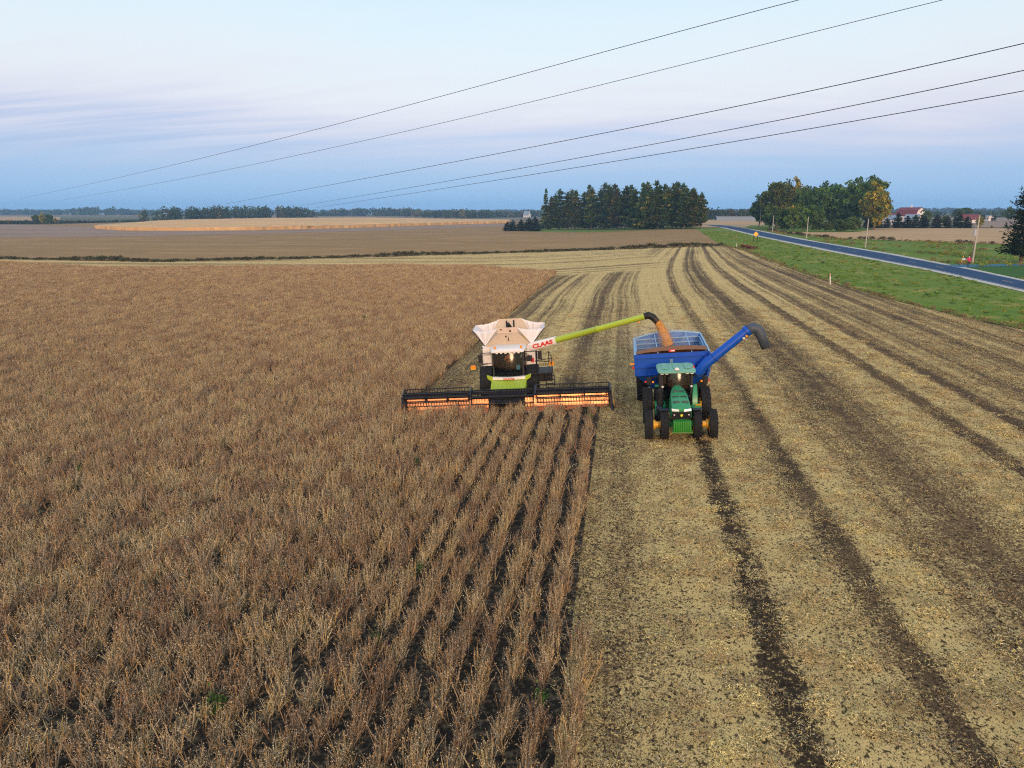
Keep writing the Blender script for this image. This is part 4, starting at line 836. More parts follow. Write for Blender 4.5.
for x in (-W, W): hp.beam((x, -.02, ZM), (x, -.02, ZT), .08, .08, 0); hp.beam((x * .97, .02, ZM), (np.sign(x) * 1.0, 1.1, ZB), .10, .08, 0)
for x in (-1.2, 1.3): hp.beam((x, -.04, 1.75), (x, -.04, 1.95), .3, .04, 0)
hopper = hp.build('hopper', BLUE, GC, .01)
ins = MB(); o_ = .05
top = [(-W + o_, o_, ZT - .01), (W - o_, o_, ZT - .01), (W - o_, Lc - o_, ZT + .15), (-W + o_, Lc - o_, ZT + .05)]; md = [(-W + o_, o_, ZM), (W - o_, o_, ZM), (W - o_, Lc - o_, ZM), (-W + o_, Lc - o_, ZM)]; bt = [(-.95, 1.15, ZB + .06), (.95, 1.15, ZB + .06), (.95, Lc - 1.65, ZB + .06), (-.95, Lc - 1.65, ZB + .06)]
ins.loft([top, md, bt], 0, cap=False)
rb = MB()
for i in range(4):
    z = ZT + .05 - i * .27; rb.beam((-W + .08, Lc - .09, z), (W - .08, Lc - .09, z), .07, .07); rb.beam((-W + .09, .3, z - .1), (-W + .09, Lc - .1, z), .07, .07); rb.beam((W - .09, .3, z - .1), (W - .09, Lc - .1, z), .07, .07)
for i in range(4):
    f_ = (i + .4) / 4; y = Lc - .1 - 1.5 * f_; z = ZM - .8 * f_; rb.beam((-W + .1 + f_ * 1.0, y, z + .06), (W - .1 - f_ * 1.0, y, z + .06), .08, .08)
rb.build('rib', LBLUE, hopper, smooth=0); ins.build('hopper_lining', BLUEIN, hopper, smooth=0)
fr = MB(); rim = lambda x, y: (x, y, ZT + .04 + (.06 if x < 0 else .16) * y / Lc)
arch = lambda y, hgt, z0: [(x, y, z0 + hgt * (1 - (x / W) ** 2) + (.05 * (1 + x / W) if y > 1 else 0)) for x in np.linspace(-W, W, 13)]
fr.tube([rim(-W, 0), rim(-W, Lc)], .055, 8); fr.tube([rim(W, 0), rim(W, Lc)], .055, 8); fr.tube(arch(Lc, .26, ZT + .10), .055, 8)
for x in (-.72, 1.05): fr.tube([(x, .03, ZT + .03), (x, Lc * .5, ZT + .22), (x, Lc, ZT + .30)], .032, 6)
fr.build('roof_frame', LBLUE, GC)
ew = MB(); pts_ = arch(Lc - .02, .26, ZT + .07); ew.add(pts_ + [(W, Lc - .02, ZT + .01), (-W, Lc - .02, ZT + .01)], [list(range(len(pts_) + 2))]); eo = ew.build('end_panel', BLUEIN, GC, smooth=0)
MB().box((-.03, -.06, 2.62), (.17, .03, .36)).build('sight_window', paint('window_film', (.10, .26, .42, 1), .2), hopper, .01)
MB().box((.02, -.05, ZT + .13), (.32, .03, .12)).build('red_sticker', RED, hopper); MB().box((.06, -.07, ZT + .13), (.20, .02, .06)).build('white_sticker', WHITE, hopper)
ax = MB(); ax.box((0, 2.2, .95), (3.0, .3, .3)); ax.beam((-.6, 1.2, .8), (0, -1.2, .52), .18, .2); ax.beam((.6, 1.2, .8), (0, -1.2, .52), .18, .2); ax.box((0, 2.3, .85), (1.6, 2.6, .2)); ax.build('undercarriage', BLUE, GC, .02)
for s_ in (-1, 1): wheel(GC, (s_ * 1.60, 2.2, .88), .88, .62, LBLUE, s_, 20)
for s_ in (-1, 1):
    m = MB(); m.beam((s_ * W, .1, 2.52), (s_ * (W + .25), .1, 2.52), .05, .05); mo = m.build('light_bracket', BLUE, GC); MB().box((s_ * (W + .16), .06, 2.60), (.26, .05, .09)).build('amber_lens', AMBER, mo); MB().box((s_ * (W + .10), .06, 2.40), (.16, .05, .10)).build('red_lens', REDL, mo)
# auger at the front right corner
Gi = root_mat(GC).inverted(); DG = GC.location.dot(fwd) - 1.0
c0 = Gi @ pt(697, 374, DG + .1); c1 = Gi @ pt(704, 365.5, DG); c2 = Gi @ pt(748.5, 329.5, DG - .2); cd_ = (c2 - c1).normalized()
g = MB(); g.tube([c0, c1, c1.lerp(c2, .22), c1.lerp(c2, .225), c1.lerp(c2, .25), c1.lerp(c2, .255), c1.lerp(c2, .93), c1.lerp(c2, .935), c2], [.25, .25, .25, .31, .31, .245, .235, .28, .28], 18); ga_ = g.build('auger', BLUE, GC)
up2 = (Vector((0, -1, .4)) - cd_ * Vector((0, -1, .4)).dot(cd_)).normalized()
k0 = Gi @ pt(753.2, 327.8, DG - .2); k1 = Gi @ pt(757.5, 329.3, DG - .22); k2 = Gi @ pt(760.5, 334, DG - .25); k3 = Gi @ pt(765.8, 348, DG - .3)
g = MB(); g.tube([c2 - cd_ * .10, c2.lerp(k0, .6), k0, k1, k2, k3], [.255, .27, .275, .27, .26, .225], 16, cap=False); so = g.build('spout', paint('spout_rubber', (.035, .055, .085, 1), .55, dust=.15), ga_)
so.modifiers.new('thick', 'SOLIDIFY').thickness = .03
for f_, mt in ((.90, AMBER), (.84, LAMPG)): MB().box(c1.lerp(c2, f_) + up2 * .24 + Vector((.12, 0, -.18)), (.11, .08, .09)).build('work_light', mt, ga_, .01)
kn = MB(); kn.box((1.55, -.28, 2.35), (.35, .5, .8), rot=(0, R(25), 0)); kn.beam((1.75, -.3, 1.7), (2.05, -.3, 2.9), .12, .12); kn.tube([(1.35, -.34, 2.2), (1.75, -.5, 2.95)], .05, 8); kn.build('hinge_frame', BLUE, ga_, .02)
# grain heap in the cart and the falling stream
hx, hy_ = .35, .75
hm2 = MB(); rows = []
for i in range(25):
    rows.append([])
    for j in range(25):
        x = -W + .08 + (2 * W - .16) * i / 24; y = .07 + (Lc - .14) * j / 24; d = math.hypot((x - hx) * .8, (y - hy_) * 1.0)
        rows[-1].append((x, y, max(1.75, ZT - .01 + .27 * math.exp(-((y - .6) / .62) ** 2) * (1 - .85 * ((x - .25) / 2.1) ** 2) - .55 * max(0, y - .9)) + .02 * random.random()))
hm2.loft(rows, cap=False, closed=False); ho2 = link('grain_heap', hm2.mesh('grain_heap', HEAPM)); ho2.location = GC.location; ho2.rotation_euler = GC.rotation_euler; tag(ho2, 'brown heap of soybeans filling the blue grain cart', 'grain', kind='stuff')
s0 = pt(657.2, 321.5, 40.50); s3 = pt(667.6, 345.2, 40.3); line = []
for i in range(13):
    f_ = i / 12; p = s0.lerp(s3, f_); 
    px_ = 657.2 + (667.6 - 657.2) * (1 - (1 - f_) ** 1.5) ; py_ = 321.5 + 24 * f_; line.append(pt(px_, py_, 40.5 - .3 * f_))
gs = MB(); line2 = [line[i // 4].lerp(line[i // 4 + 1], (i % 4) / 4) for i in range(48)] + [line[12]]
gs.tube(line2, [.15 + .15 * (i / 48) ** .8 for i in range(49)], 22); gs.v = [tuple(Vector(v) + Vector((random.gauss(0, .02), random.gauss(0, .02), random.gauss(0, .03)))) for v in gs.v]
me = gs.mesh('falling_grain', GRAINM); fg = link('falling_grain', me); tag(fg, 'orange brown stream of beans falling from the lime auger into the cart', 'grain', kind='stuff')
gp = rng.random((1600, 3)); cen = np.array([np.array(line[int(a * 12)]) + (np.array([b_ - .5, c_ - .5, 0]) * (.42 + .55 * a)) + np.array([0, 0, rng.normal() * .1]) for a, b_, c_ in gp])
a_ = unit(1600) * .022; V, Fc = quads(cen, a_, np.cross(a_, unit(1600)) * .9)
link('loose_grain', npmesh('loose_grain', V, Fc, plant_mat, pal(1600, [(.5, .26, .08)], [1])), fg)
# dust hanging round the filling cart
def dust(name, p, s, dens, label):
    m = MB(); m.loft([[(s[0] * math.sin(ph) * math.cos(a), s[1] * math.sin(ph) * math.sin(a), s[2] * math.cos(ph)) for a in np.linspace(0, 6.283, 20, endpoint=False)] for ph in np.linspace(.02, 3.12, 14)])
    mt = bpy.data.materials.new(name); mt.use_nodes = True; k = NT(mt.node_tree); k.n.clear(); co = k.node('ShaderNodeTexCoord').outputs['Object']
    r = k.node('ShaderNodeVectorMath', operation='LENGTH', ins={0: k.mapping(co, scale=(1 / s[0], 1 / s[1], 1 / s[2]))}).outputs['Value']
    d = k.math('MULTIPLY', k.math('MULTIPLY', k.sstep(r, 1.0, .1), k.sstep(k.noise(co, .9, 4, .6), .35, .7)), dens)
    v = k.node('ShaderNodeVolumePrincipled', ins={'Color': (.92, .88, .84, 1), 'Density': d}); k.node('ShaderNodeOutputMaterial', ins={1: v.outputs[0]})
    o = m.build(name, mt); o.location = p; tag(o, label, 'dust', kind='stuff')
dust('grain_dust', root_mat(GC) @ Vector((-.6, 2.8, 3.5)), (3.0, 3.0, 1.2), .20, 'pale dust drifting over the cart where the beans fall')
# ------------------------------------------------------------ trees
leaf_mat = leafy('tree_leaves', .2); bark = paint('bark', (.11, .08, .055, 1), .9, dust=.4, dustcol=(.06, .05, .04, 1), scale=2)
def trunk_mesh(name, h, r, top=.9, lean=.02, limbs=0, crook=.03):
    m = MB(); pts = [(lean * h * (i / 6) ** 1.5 + random.gauss(0, crook) * r * 3 * (i > 0), random.gauss(0, crook) * r * 3 * (i > 0), h * top * i / 6 - .15 * (i == 0)) for i in range(7)]
    m.tube(pts, [r * (1.25 if i == 0 else 1 - .85 * i / 6) for i in range(7)], 8)
    for i in range(limbs):
        f = random.uniform(.3, .75); a = random.uniform(0, 6.28); p = Vector(pts[int(f * 6)]); L_ = h * random.uniform(.16, .30)
        q = p + Vector((math.cos(a) * L_ * .5, math.sin(a) * L_ * .5, L_ * .45)); e = p + Vector((math.cos(a) * L_, math.sin(a) * L_, L_ * .8)); m.tube([p, q, e], [r * .42, r * .28, r * .10], 6)
    return m.mesh(name, bark)
def conifer_crown(name, h, width, z0, cols, wts, n=150, per=14, leaf=.35, whorl=11, power=.75, ragged=.5, seed=0, blunt=0.0):
    g = np.random.default_rng(seed); cen, aa, bb, tt = [], [], [], []
    gapa = g.uniform(0, 6.28, 5)
    for w_ in range(whorl):
        f = (w_ + g.uniform(-.25, .25)) / whorl; zz = h * (z0 + (1 - z0) * f)
        R_ = width * .5 * ((1 - f) ** power * (1 - blunt) + blunt * (1 - f ** 4)) * g.uniform(1 - ragged * .6, 1 + ragged * .3); nb = max(3, int(n / whorl * (R_ / (width * .4)) ** .7))
        for _ in range(nb):
            a = g.uniform(0, 6.28); L_ = R_ * g.uniform(1 - ragged, 1.06); L_ = max(L_, .3); tone = g.uniform(.65, 1.35); ci = g.choice(len(cols), p=np.array(wts) / sum(wts))
            m_ = max(3, int(per * (.4 + L_ / (width * .5)))); u = g.uniform(.12, 1, m_) ** .8
            droop = g.uniform(-.06, .16)
            p = np.stack([np.cos(a) * u * L_, np.sin(a) * u * L_, zz - droop * L_ * u + .12 * L_ * u ** 3], 1) + g.normal(size=(m_, 3)) * np.array([.10, .10, .05]) * (width * .5) * (.35 + .65 * u[:, None])
            d = np.stack([np.full(m_, np.cos(a)), np.full(m_, np.sin(a)), np.full(m_, .25)], 1) + g.normal(size=(m_, 3)) * .55; d /= np.linalg.norm(d, axis=1)[:, None]
            s = leaf * g.uniform(.6, 1.4, (m_, 1)); o = np.cross(d, g.normal(size=(m_, 3))); o /= np.linalg.norm(o, axis=1)[:, None] + 1e-6
            cen.append(p); aa.append(d * s); bb.append(o * s * .45); tt.append(np.array(cols[ci])[None] * tone * g.uniform(.75, 1.25, (m_, 1)))
    m_ = 30; cen.append(np.stack([g.normal(size=m_) * .04 * width, g.normal(size=m_) * .04 * width, h * g.uniform(.92, 1.02, m_)], 1)); d = g.normal(size=(m_, 3)) * .4 + [0, 0, 1]; aa.append(d * leaf); bb.append(np.cross(d, g.normal(size=(m_, 3))) * leaf * .3); tt.append(np.tile(cols[0], (m_, 1)))
    V, Fc = quads(np.concatenate(cen), np.concatenate(aa), np.concatenate(bb)); return npmesh(name, V, Fc, leaf_mat, np.concatenate(tt))
def round_crown(name, h, width, z0, cols, wts, n=46, per=60, leaf=.4, seed=0):
    g = np.random.default_rng(seed); cen, aa, bb, tt = [], [], [], []
    cz = h * (z0 + 1) / 2; hz_ = h * (1 - z0) / 2
    for i in range(n):
        d = g.normal(size=3); d /= np.linalg.norm(d); r = g.uniform(.25, .92) ** .6
        wob = 1 + .18 * math.sin(3 * math.atan2(d[1], d[0]) + seed) + .12 * math.sin(5 * d[2] + seed * 2)
        c = np.array([d[0] * width * .42 * r * wob, d[1] * width * .42 * r * wob, cz + d[2] * hz_ * .86 * r * wob]); R_ = width * g.uniform(.05, .115)
        tone = g.uniform(.6, 1.4); ci = g.choice(len(cols), p=np.array(wts) / sum(wts)); m_ = int(per * g.uniform(.6, 1.3))
        q = g.normal(size=(m_, 3)); q /= np.linalg.norm(q, axis=1)[:, None]; q *= g.uniform(.4, 1.1, (m_, 1))
        cen.append(c + q * R_ * np.array([1.15, 1.15, .85])); d2 = g.normal(size=(m_, 3)); d2 /= np.linalg.norm(d2, axis=1)[:, None]; s = leaf * g.uniform(.6, 1.4, (m_, 1)); o = np.cross(d2, g.normal(size=(m_, 3))); o /= np.linalg.norm(o, axis=1)[:, None]
        aa.append(d2 * s); bb.append(o * s * .7); tt.append(np.array(cols[ci])[None] * tone * g.uniform(.75, 1.25, (m_, 1)))
    V, Fc = quads(np.concatenate(cen), np.concatenate(aa), np.concatenate(bb)); return npmesh(name, V, Fc, leaf_mat, np.concatenate(tt))
PINE = [(.045, .085, .022), (.080, .110, .024), (.13, .12, .028), (.028, .062, .024)]
pines = [(trunk_mesh('trunk', 1 * 24, .30, .95), conifer_crown('crown', 24, wd * 1.3, z0 * .7, PINE, wt, 250, 18, .72, 17, pw, .5, s_, bl)) for s_, (wd, z0, wt, pw, bl) in enumerate([(9.5, .20, (3, 3, 1, 2), .55, .35), (11, .12, (3, 2, .6, 3), .6, .3), (8.5, .26, (2, 3, 2, 1), .5, .5), (10.5, .15, (2, 2, 3.5, 1), .6, .4), (9, .08, (3, 2, .4, 3), .8, .1)])]
def plant(kind, name, base, h, href, label, cat, group=None, wid=1.0, rz=None):
    o = empty(name, base, (0, 0, random.uniform(0, 6.28) if rz is None else rz), label, cat, group); s = h / href
    o.scale = (s * wid, s * wid, s); link('trunk', kind[0], o); link('crown', kind[1], o); return o
ORD = ['first', 'second', 'third', 'fourth', 'fifth', 'sixth', 'seventh', 'eighth', 'ninth', 'tenth', 'eleventh', 'twelfth', 'thirteenth', 'fourteenth', 'fifteenth', 'sixteenth', 'seventeenth', 'eighteenth', 'nineteenth', 'twentieth']
G0 = 'pines in the dark grove beyond the ripening field'
frow = [(545.5, 190), (551, 197), (559.5, 190), (567, 193), (575, 191), (584, 193), (591, 188), (600, 190), (608, 186), (617, 189), (625, 187), (634, 190), (642, 184), (650, 190), (658, 186), (667, 188), (676, 183), (684, 189), (692, 189), (700, 193)]
for i, (x, yt) in enumerate(frow):
    bb_ = at(x, 229.9 - .9 * (x - 545) / 160 + random.uniform(-.25, .1)); kk = [4, 2, 1, 0, 3, 1, 2, 0, 1, 3, 0, 1, 4, 3, 0, 2, 1, 0, 3, 2][i]
    plant(pines[kk], 'pine_tree', bb_, top_z(x, yt, bb_) - bb_.z, 24, '%s pine from the left along the front of the dark grove' % ORD[i] if i < 19 else 'rightmost pine, with spreading ragged limbs, at the end of the dark grove', 'pine tree', G0, wid=[.72, .8][i % 2] if i < 2 else random.uniform(.95, 1.2))
brow = [(555, 195), (571, 190), (588, 186), (604, 184), (613, 185), (630, 186), (646, 183), (655, 182), (663, 185), (672, 184), (681, 184), (690, 190)]
for i, (x, yt) in enumerate(brow):
    bb_ = at(x, 228.0); plant(pines[(i * 2) % 5], 'pine_tree', bb_, top_z(x, yt, bb_) - bb_.z, 24, '%s pine from the left in the back row of the dark grove' % ORD[i], 'pine tree', G0, wid=random.uniform(.95, 1.2))
spr = [(trunk_mesh('trunk', 10, .22, .9), conifer_crown('crown', 10, 5.2, .04, [(.020, .040, .022), (.030, .052, .022)], (2, 1), 210, 18, .42, 13, .6, .3, 31 + s_, .35)) for s_ in range(3)]
for i, (x, yt) in enumerate([(507.5, 222), (513, 220.5), (521, 220), (529, 218.5), (535, 217.5)]):
    bb_ = at(x, 231.2); plant(spr[i % 3], 'small_spruce', bb_, top_z(x, yt, bb_) - bb_.z, 10, '%s of five small dark spruces left of the pine grove, counted from the left' % ORD[i], 'spruce', 'small spruces left of the pine grove', wid=1.9)
sheet('grove_grass', [[tuple(p[:2]) for p in A((522, 231.4), (700, 229.4), (700, 226.8), (522, 227))]], .10, mm)
# broad-leaved grove right of the road
def broad(cols, wts, seed, n=46, wd=11, z0=.12): return (trunk_mesh('trunk', 16, .34, .75, limbs=5), round_crown('crown', 16, wd * 1.1, z0 * .15, cols, wts, n * 3, 42, .42, seed))
DG_ = [(.070, .125, .024), (.095, .145, .028), (.048, .095, .024)]; OL = [(.105, .145, .032), (.085, .13, .028), (.14, .16, .036)]; YG = [(.28, .26, .022), (.15, .20, .028), (.095, .15, .025), (.38, .31, .026)]; LG = [(.12, .19, .035), (.085, .15, .03)]
bk = [broad(DG_, (3, 2, 2), 1), broad(DG_, (2, 3, 1), 2, 52, 12), broad(OL, (2, 2, 1), 3), broad(YG, (3, 2, 2, 2), 4), broad(LG, (1, 1), 5, 40, 10, .05), broad(DG_, (1, 2, 3), 6, 50, 12, .02)]
HWD = [(759, 193.5, 228, 0, .75, 'dark green tree with a clear trunk at the left end of the hardwood grove'), (776, 179, 229, 2, .85, 'tall olive brown tree in the left half of the hardwood grove'), (783, 184, 227.5, 0, .9, 'dark tree behind the tall olive tree in the hardwood grove'),
       (794.5, 181.5, 227.5, 3, .62, 'yellow topped tree standing behind the left half of the hardwood grove'), (804, 186, 228, 1, .8, 'dark tree right of the yellow topped one in the hardwood grove'), (812, 190, 229.5, 5, .8, 'dense dark green tree in the middle of the hardwood grove front'),
       (820, 182.5, 227.5, 0, .7, 'pointed dark tree rising from the middle of the hardwood grove'), (832, 183.5, 228.5, 1, .95, 'wide dark green tree just right of the middle of the hardwood grove'), (843, 184, 228, 5, .9, 'dark green tree left of the highest crown in the hardwood grove'),
       (851, 179, 229, 0, .85, 'tall dark green tree beside the big yellow tree'), (868.5, 175.5, 227.5, 1, .72, 'highest dark tree rising behind the big yellow tree'), (873.5, 186, 230, 3, .78, 'big yellow and gold tree at the right end of the hardwood grove'),
       (793, 206, 231.5, 4, .85, 'young green tree with a yellow tip at the front of the hardwood grove'), (804, 208, 231.5, 4, .8, 'light green bushy tree at the front of the hardwood grove'), (816, 208, 231.8, 5, .75, 'narrow dark bushy tree low at the front of the hardwood grove'),
       (827, 221, 232, 4, 1.3, 'low round green bush under the front of the hardwood grove'), (840, 218, 232, 5, 1.5, 'wide dark shrub low at the front right of the hardwood grove'), (853, 217, 231.8, 4, 1.5, 'broad green shrub beside the foot of the big yellow tree'), (784, 208, 231, 5, .9, 'dark leafy shrub tree below the tall olive tree'), (769, 205, 230, 0, .8, 'dark tree filling the gap beside the left end of the hardwood grove')]
for x, yt, yb, kk, wd, lb in HWD:
    bb_ = at(x, yb); plant(bk[kk], 'leafy_tree' if yb - yt > 17 else 'shrub', bb_, (top_z(x, yt, bb_) - bb_.z) * 1.09, 16, lb, 'tree' if yb - yt > 17 else 'shrub', 'trees of the hardwood grove right of the road', wid=wd * 1.12)
ytip = round_crown('crown', 4, 5, .1, [(.42, .28, .02), (.32, .22, .03)], (2, 1), 14, 50, .4, 71)
bb_ = at(792.5, 231.3); y0_ = top_z(792.5, 211, bb_); o = empty('leafy_tree', (bb_.x, bb_.y - 1, y0_ - 16 + 1.0), (0, 0, 0), 'bright golden sapling glowing in front of the hardwood grove', 'tree'); tr0 = link('trunk', trunk_mesh('trunk', 17, .15, .95), o); cr0 = link('crown', ytip, o); cr0.location = (0, 0, 15); o.location.z = bb_.z; 
cr0.location.z = y0_ - bb_.z - 1.2; tr0.scale = (1, 1, (y0_ - bb_.z + 1) / 17)
# row of dark evergreens before the farm, gold and round trees round it
for i, (x, yt, wd) in enumerate([(868, 216, 1.7), (878, 217, 1.7), (886.5, 218.5, 1.6), (897, 213.0, 1.3), (906.5, 216.3, 1.8), (914.5, 215.3, 1.7), (923.5, 216.3, 1.8), (936, 215.0, 1.7), (946.5, 216.8, 1.7), (957.5, 213.0, 1.5), (966.5, 216.8, 1.8)]):
    bb_ = at(x, 228.3); plant(spr[i % 3], 'evergreen_tree', bb_, top_z(x, yt, bb_) - bb_.z, 10, '%s dark evergreen from the left in the row in front of the farm' % ORD[i], 'evergreen tree', 'evergreens in front of the farm', wid=wd)
for x, yt, yb, kk, wd, lb in [(978.5, 214.5, 228.5, 3, .75, 'small golden tree at the right end of the evergreen row'), (925.5, 209.5, 225, 4, 1.25, 'yellow green bushy tree right of the white barn gable'), (963, 205.8, 221, 5, 1.7, 'big round dark tree rising behind the long red roof'), (1008, 205.5, 221.5, 0, 1.0, 'pair of dark crowns far behind, just left of the big spruce'),
                              (983.3, 214, 221.5, 5, .45, 'narrow dark tree left of the small far white house'), (994.5, 214.3, 221.5, 5, .55, 'narrow dark tree right of the small far white house'), (991.5, 225, 228.5, 3, 1.0, 'small orange bush in the field right of the evergreen row'), (944, 215, 225, 4, 1.2, 'light green bush showing above the evergreen row')]:
    bb_ = at(x, yb); plant(bk[kk], 'leafy_tree', bb_, top_z(x, yt, bb_) - bb_.z, 16, lb, 'tree', wid=wd)
bb_ = at(1020.5, 262.5); hS = top_z(1021, 178, bb_) - bb_.z
big = (trunk_mesh('trunk', hS, .26, .97, lean=.01), conifer_crown('crown', hS, hS * .64, .10, [(.014, .030, .020), (.022, .042, .024), (.030, .046, .022)], (3, 2, 1), 480, 34, .20, 21, .72, .55, 55, .12))
plant(big, 'spruce_tree', bb_, hS, hS, 'large dark spruce at the right edge, beside the driveway lawn', 'spruce', rz=.6)
for i, (x, yt, kk, wd) in enumerate([(36.5, 213.5, 5, .9), (43, 212.5, 3, .75), (50, 213, 5, 1.0), (56, 217.5, 3, .8)]):
    bb_ = at(x, 224.3); plant(bk[kk], 'leafy_tree', bb_, top_z(x, yt, bb_) - bb_.z, 16, ['dark tree at the left end of the small clump in the far left fields', 'olive tree second from left in the far left clump', 'broad dark tree second from right in the far left clump', 'small yellowish tree at the right end of the far left clump'][i], 'tree', 'trees of the far left clump', wid=wd)
# far woods, each one leafy mass
def woods(name, line, label, cols, wts, step=6.5, depth=40, leaf=1.3, seed=3, per=70):
    g = np.random.default_rng(seed); cen, aa, bb, tt = [], [], [], []
    xs_ = [q[0] for q in line]; x = xs_[0]
    while x < xs_[-1]:
        yb = np.interp(x, xs_, [q[1] for q in line]); yt = np.interp(x, xs_, [q[2] for q in line]); bs = at(x, yb); bs = bs + Vector((0, g.uniform(0, depth), 0)); D = bs.dot(fwd); h = (top_z(x, yt, bs) - bs.z) * g.uniform(.78, 1.06); px_m = FOC / D
        wd = max(h * .55, 1.2 * step / px_m); tone = g.uniform(.7, 1.3); ci = g.choice(len(cols), p=np.array(wts) / sum(wts)); q = g.normal(size=(per, 3)); q /= np.linalg.norm(q, axis=1)[:, None]; q *= g.uniform(.45, 1.08, (per, 1))
        cen.append(np.array(bs) + q * np.array([wd * .62, wd * .62, h * .55]) + np.array([0, 0, h * .45])); d2 = g.normal(size=(per, 3)); d2 /= np.linalg.norm(d2, axis=1)[:, None]; s = max(leaf, .9 / px_m) * g.uniform(.7, 1.4, (per, 1)); o = np.cross(d2, g.normal(size=(per, 3))); o /= np.linalg.norm(o, axis=1)[:, None]
        aa.append(d2 * s); bb.append(o * s * .7); tt.append(np.array(cols[ci])[None] * tone * g.uniform(.75, 1.25, (per, 1))); x += step * g.uniform(.18, .5)
    V, Fc = quads(np.concatenate(cen), np.concatenate(aa), np.concatenate(bb)); V[:, 2] = np.maximum(V[:, 2], -1.9)
    tag(link(name, npmesh(name, V, Fc, leaf_mat, np.concatenate(tt))), label, 'woods', kind='stuff')
FW = [(.042, .075, .024), (.06, .09, .026), (.11, .10, .03), (.032, .06, .024)]
woods('far_woods', [(141, 221.5, 209), (150, 221.8, 206.8), (200, 221, 205.4), (260, 219.5, 205.4), (301, 218.5, 206.5), (306, 218, 210)], 'dark wood standing behind the golden corn on the left', FW, (3, 2, 2, 2), 6, 60, 1.1, 3, 110)
woods('far_woods', [(308, 216.2, 212), (330, 216, 209), (350, 216, 207.6), (402, 216.3, 207.6), (425, 217.6, 211), (440, 218.3, 209), (474, 218.6, 209.4), (500, 217.5, 211), (540, 217, 209.8)], 'blue grey woods behind the corn in the middle distance', FW, (3, 2, 1, 2), 5, 120, 1.2, 4, 80)
woods('far_woods', [(-60, 214.8, 209), (20, 214.8, 208.5), (36, 214.8, 211.2), (60, 215, 206.8), (95, 215.4, 206.6), (112, 215, 210.6), (140, 215, 209.6)], 'blue grey line of trees at the far left horizon', FW, (3, 2, 1, 2), 5, 120, 1.2, 5, 60)
woods('far_woods', [(700, 219.3, 208.5), (760, 219.3, 208)], 'blue wood seen between the pine grove and the hardwoods', FW, (3, 2, 1, 2), 5, 100, 1.2, 6, 80)
woods('far_woods', [(870, 217.5, 211), (930, 217.5, 211), (1024, 217.5, 210), (1080, 217, 210)], 'blue woods on the horizon behind the farm', FW, (3, 2, 1, 2), 5, 100, 1.2, 7, 60)
woods('hedgerow', [(-40, 224.2, 220.6), (33, 224, 220.3), (60, 223.6, 220.5), (95, 222.8, 220.8), (140, 221.6, 219.6)], 'low dark hedgerow across the far left fields', FW, (3, 2, 2, 2), 3.5, 15, .8, 8, 50)
woods('horizon_woods', [(-120, 213.3, 210), (150, 213.3, 209.6), (420, 213.3, 209.8), (700, 213.4, 209.4), (900, 213.6, 208), (1150, 213.6, 207.6)], 'thin blue belt of trees along the whole horizon', FW, (3, 2, 1, 2), 4, 250, 1.8, 9, 50)

# ------------------------------------------------------------ farm buildings
RROOF = paint('red_roof', (.13, .018, .025, 1), .7, dust=.4, dustcol=(.2, .07, .06, 1), scale=1); WWALL = paint('white_boards', (.72, .68, .66, 1), .7, dust=.4, dustcol=(.5, .45, .4, 1), scale=1); GROOF2 = paint('grey_roof', (.16, .24, .34, 1), .5, dust=.3); DARK = paint('dark_opening', (.02, .02, .025, 1), .5, dust=0)
def barn(name, base, w_, l_, hw, hr, rz, roofm, label, cat, wallm=None, gambrel=False, wins=3, cup=False):
    r = empty(name, base, (0, 0, rz), label, cat); pr_ = [(-w_ / 2, hw), (0, hr), (w_ / 2, hw)] if not gambrel else [(-w_ / 2, hw), (-w_ * .34, hw + (hr - hw) * .62), (0, hr), (w_ * .34, hw + (hr - hw) * .62), (w_ / 2, hw)]
    m = MB(); sec = [(-w_ / 2, -.3)] + pr_ + [(w_ / 2, -.3)]; m.prism([(x, -l_ / 2, z) for x, z in sec], (0, l_, 0)); m.build('wall', wallm or WWALL, r, smooth=0)
    m = MB(); o = .35
    for (x0, z0), (x1, z1) in zip(pr_, pr_[1:]):
        d = Vector((x1 - x0, 0, z1 - z0)).normalized(); nn = Vector((-d.z, 0, d.x)) * .12; e0 = Vector((x0, 0, z0)) + nn - d * (.4 if (x0, z0) == pr_[0] else 0); e1 = Vector((x1, 0, z1)) + nn + d * (.4 if (x1, z1) == pr_[-1] else 0)
        m.prism([e0 + Vector((0, -l_ / 2 - o, 0)), e1 + Vector((0, -l_ / 2 - o, 0)), e1 + nn * 1.5 + Vector((0, -l_ / 2 - o, 0)), e0 + nn * 1.5 + Vector((0, -l_ / 2 - o, 0))], (0, l_ + 2 * o, 0))
    rf_ = m.build('roof', roofm, r, smooth=0)
    if cup: c = MB(); c.box((0, 0, hr + .6), (1.0, 1.0, 1.4)); c.loft([[(x, y, hr + 1.3) for x, y in ((-.7, -.7), (.7, -.7), (.7, .7), (-.7, .7))], [(x, y, hr + 2.1) for x, y in ((-.05, -.05), (.05, -.05), (.05, .05), (-.05, .05))]]); c.tube([(0, 0, hr + 2), (0, 0, hr + 3.2)], .06, 6); c.build('cupola', WWALL, rf_)
    for i in range(wins):
        y = -l_ / 2 + l_ * (i + .5) / wins
        for s_ in (-1, 1): MB().box((s_ * (w_ / 2 + .02), y, hw * .55), (.08, 1.1, 1.3)).build('window', DARK, r)
    for yy in (-l_ / 2 - .02, l_ / 2 + .02):
        MB().box((0, yy, hw + (hr - hw) * .45), (1.5, .08, 1.5)).build('window', DARK, r); MB().box((0, yy, min(1.5, hw * .4)), (2.4, .08, min(3.0, hw * .8))).build('door', DARK, r)
    return r
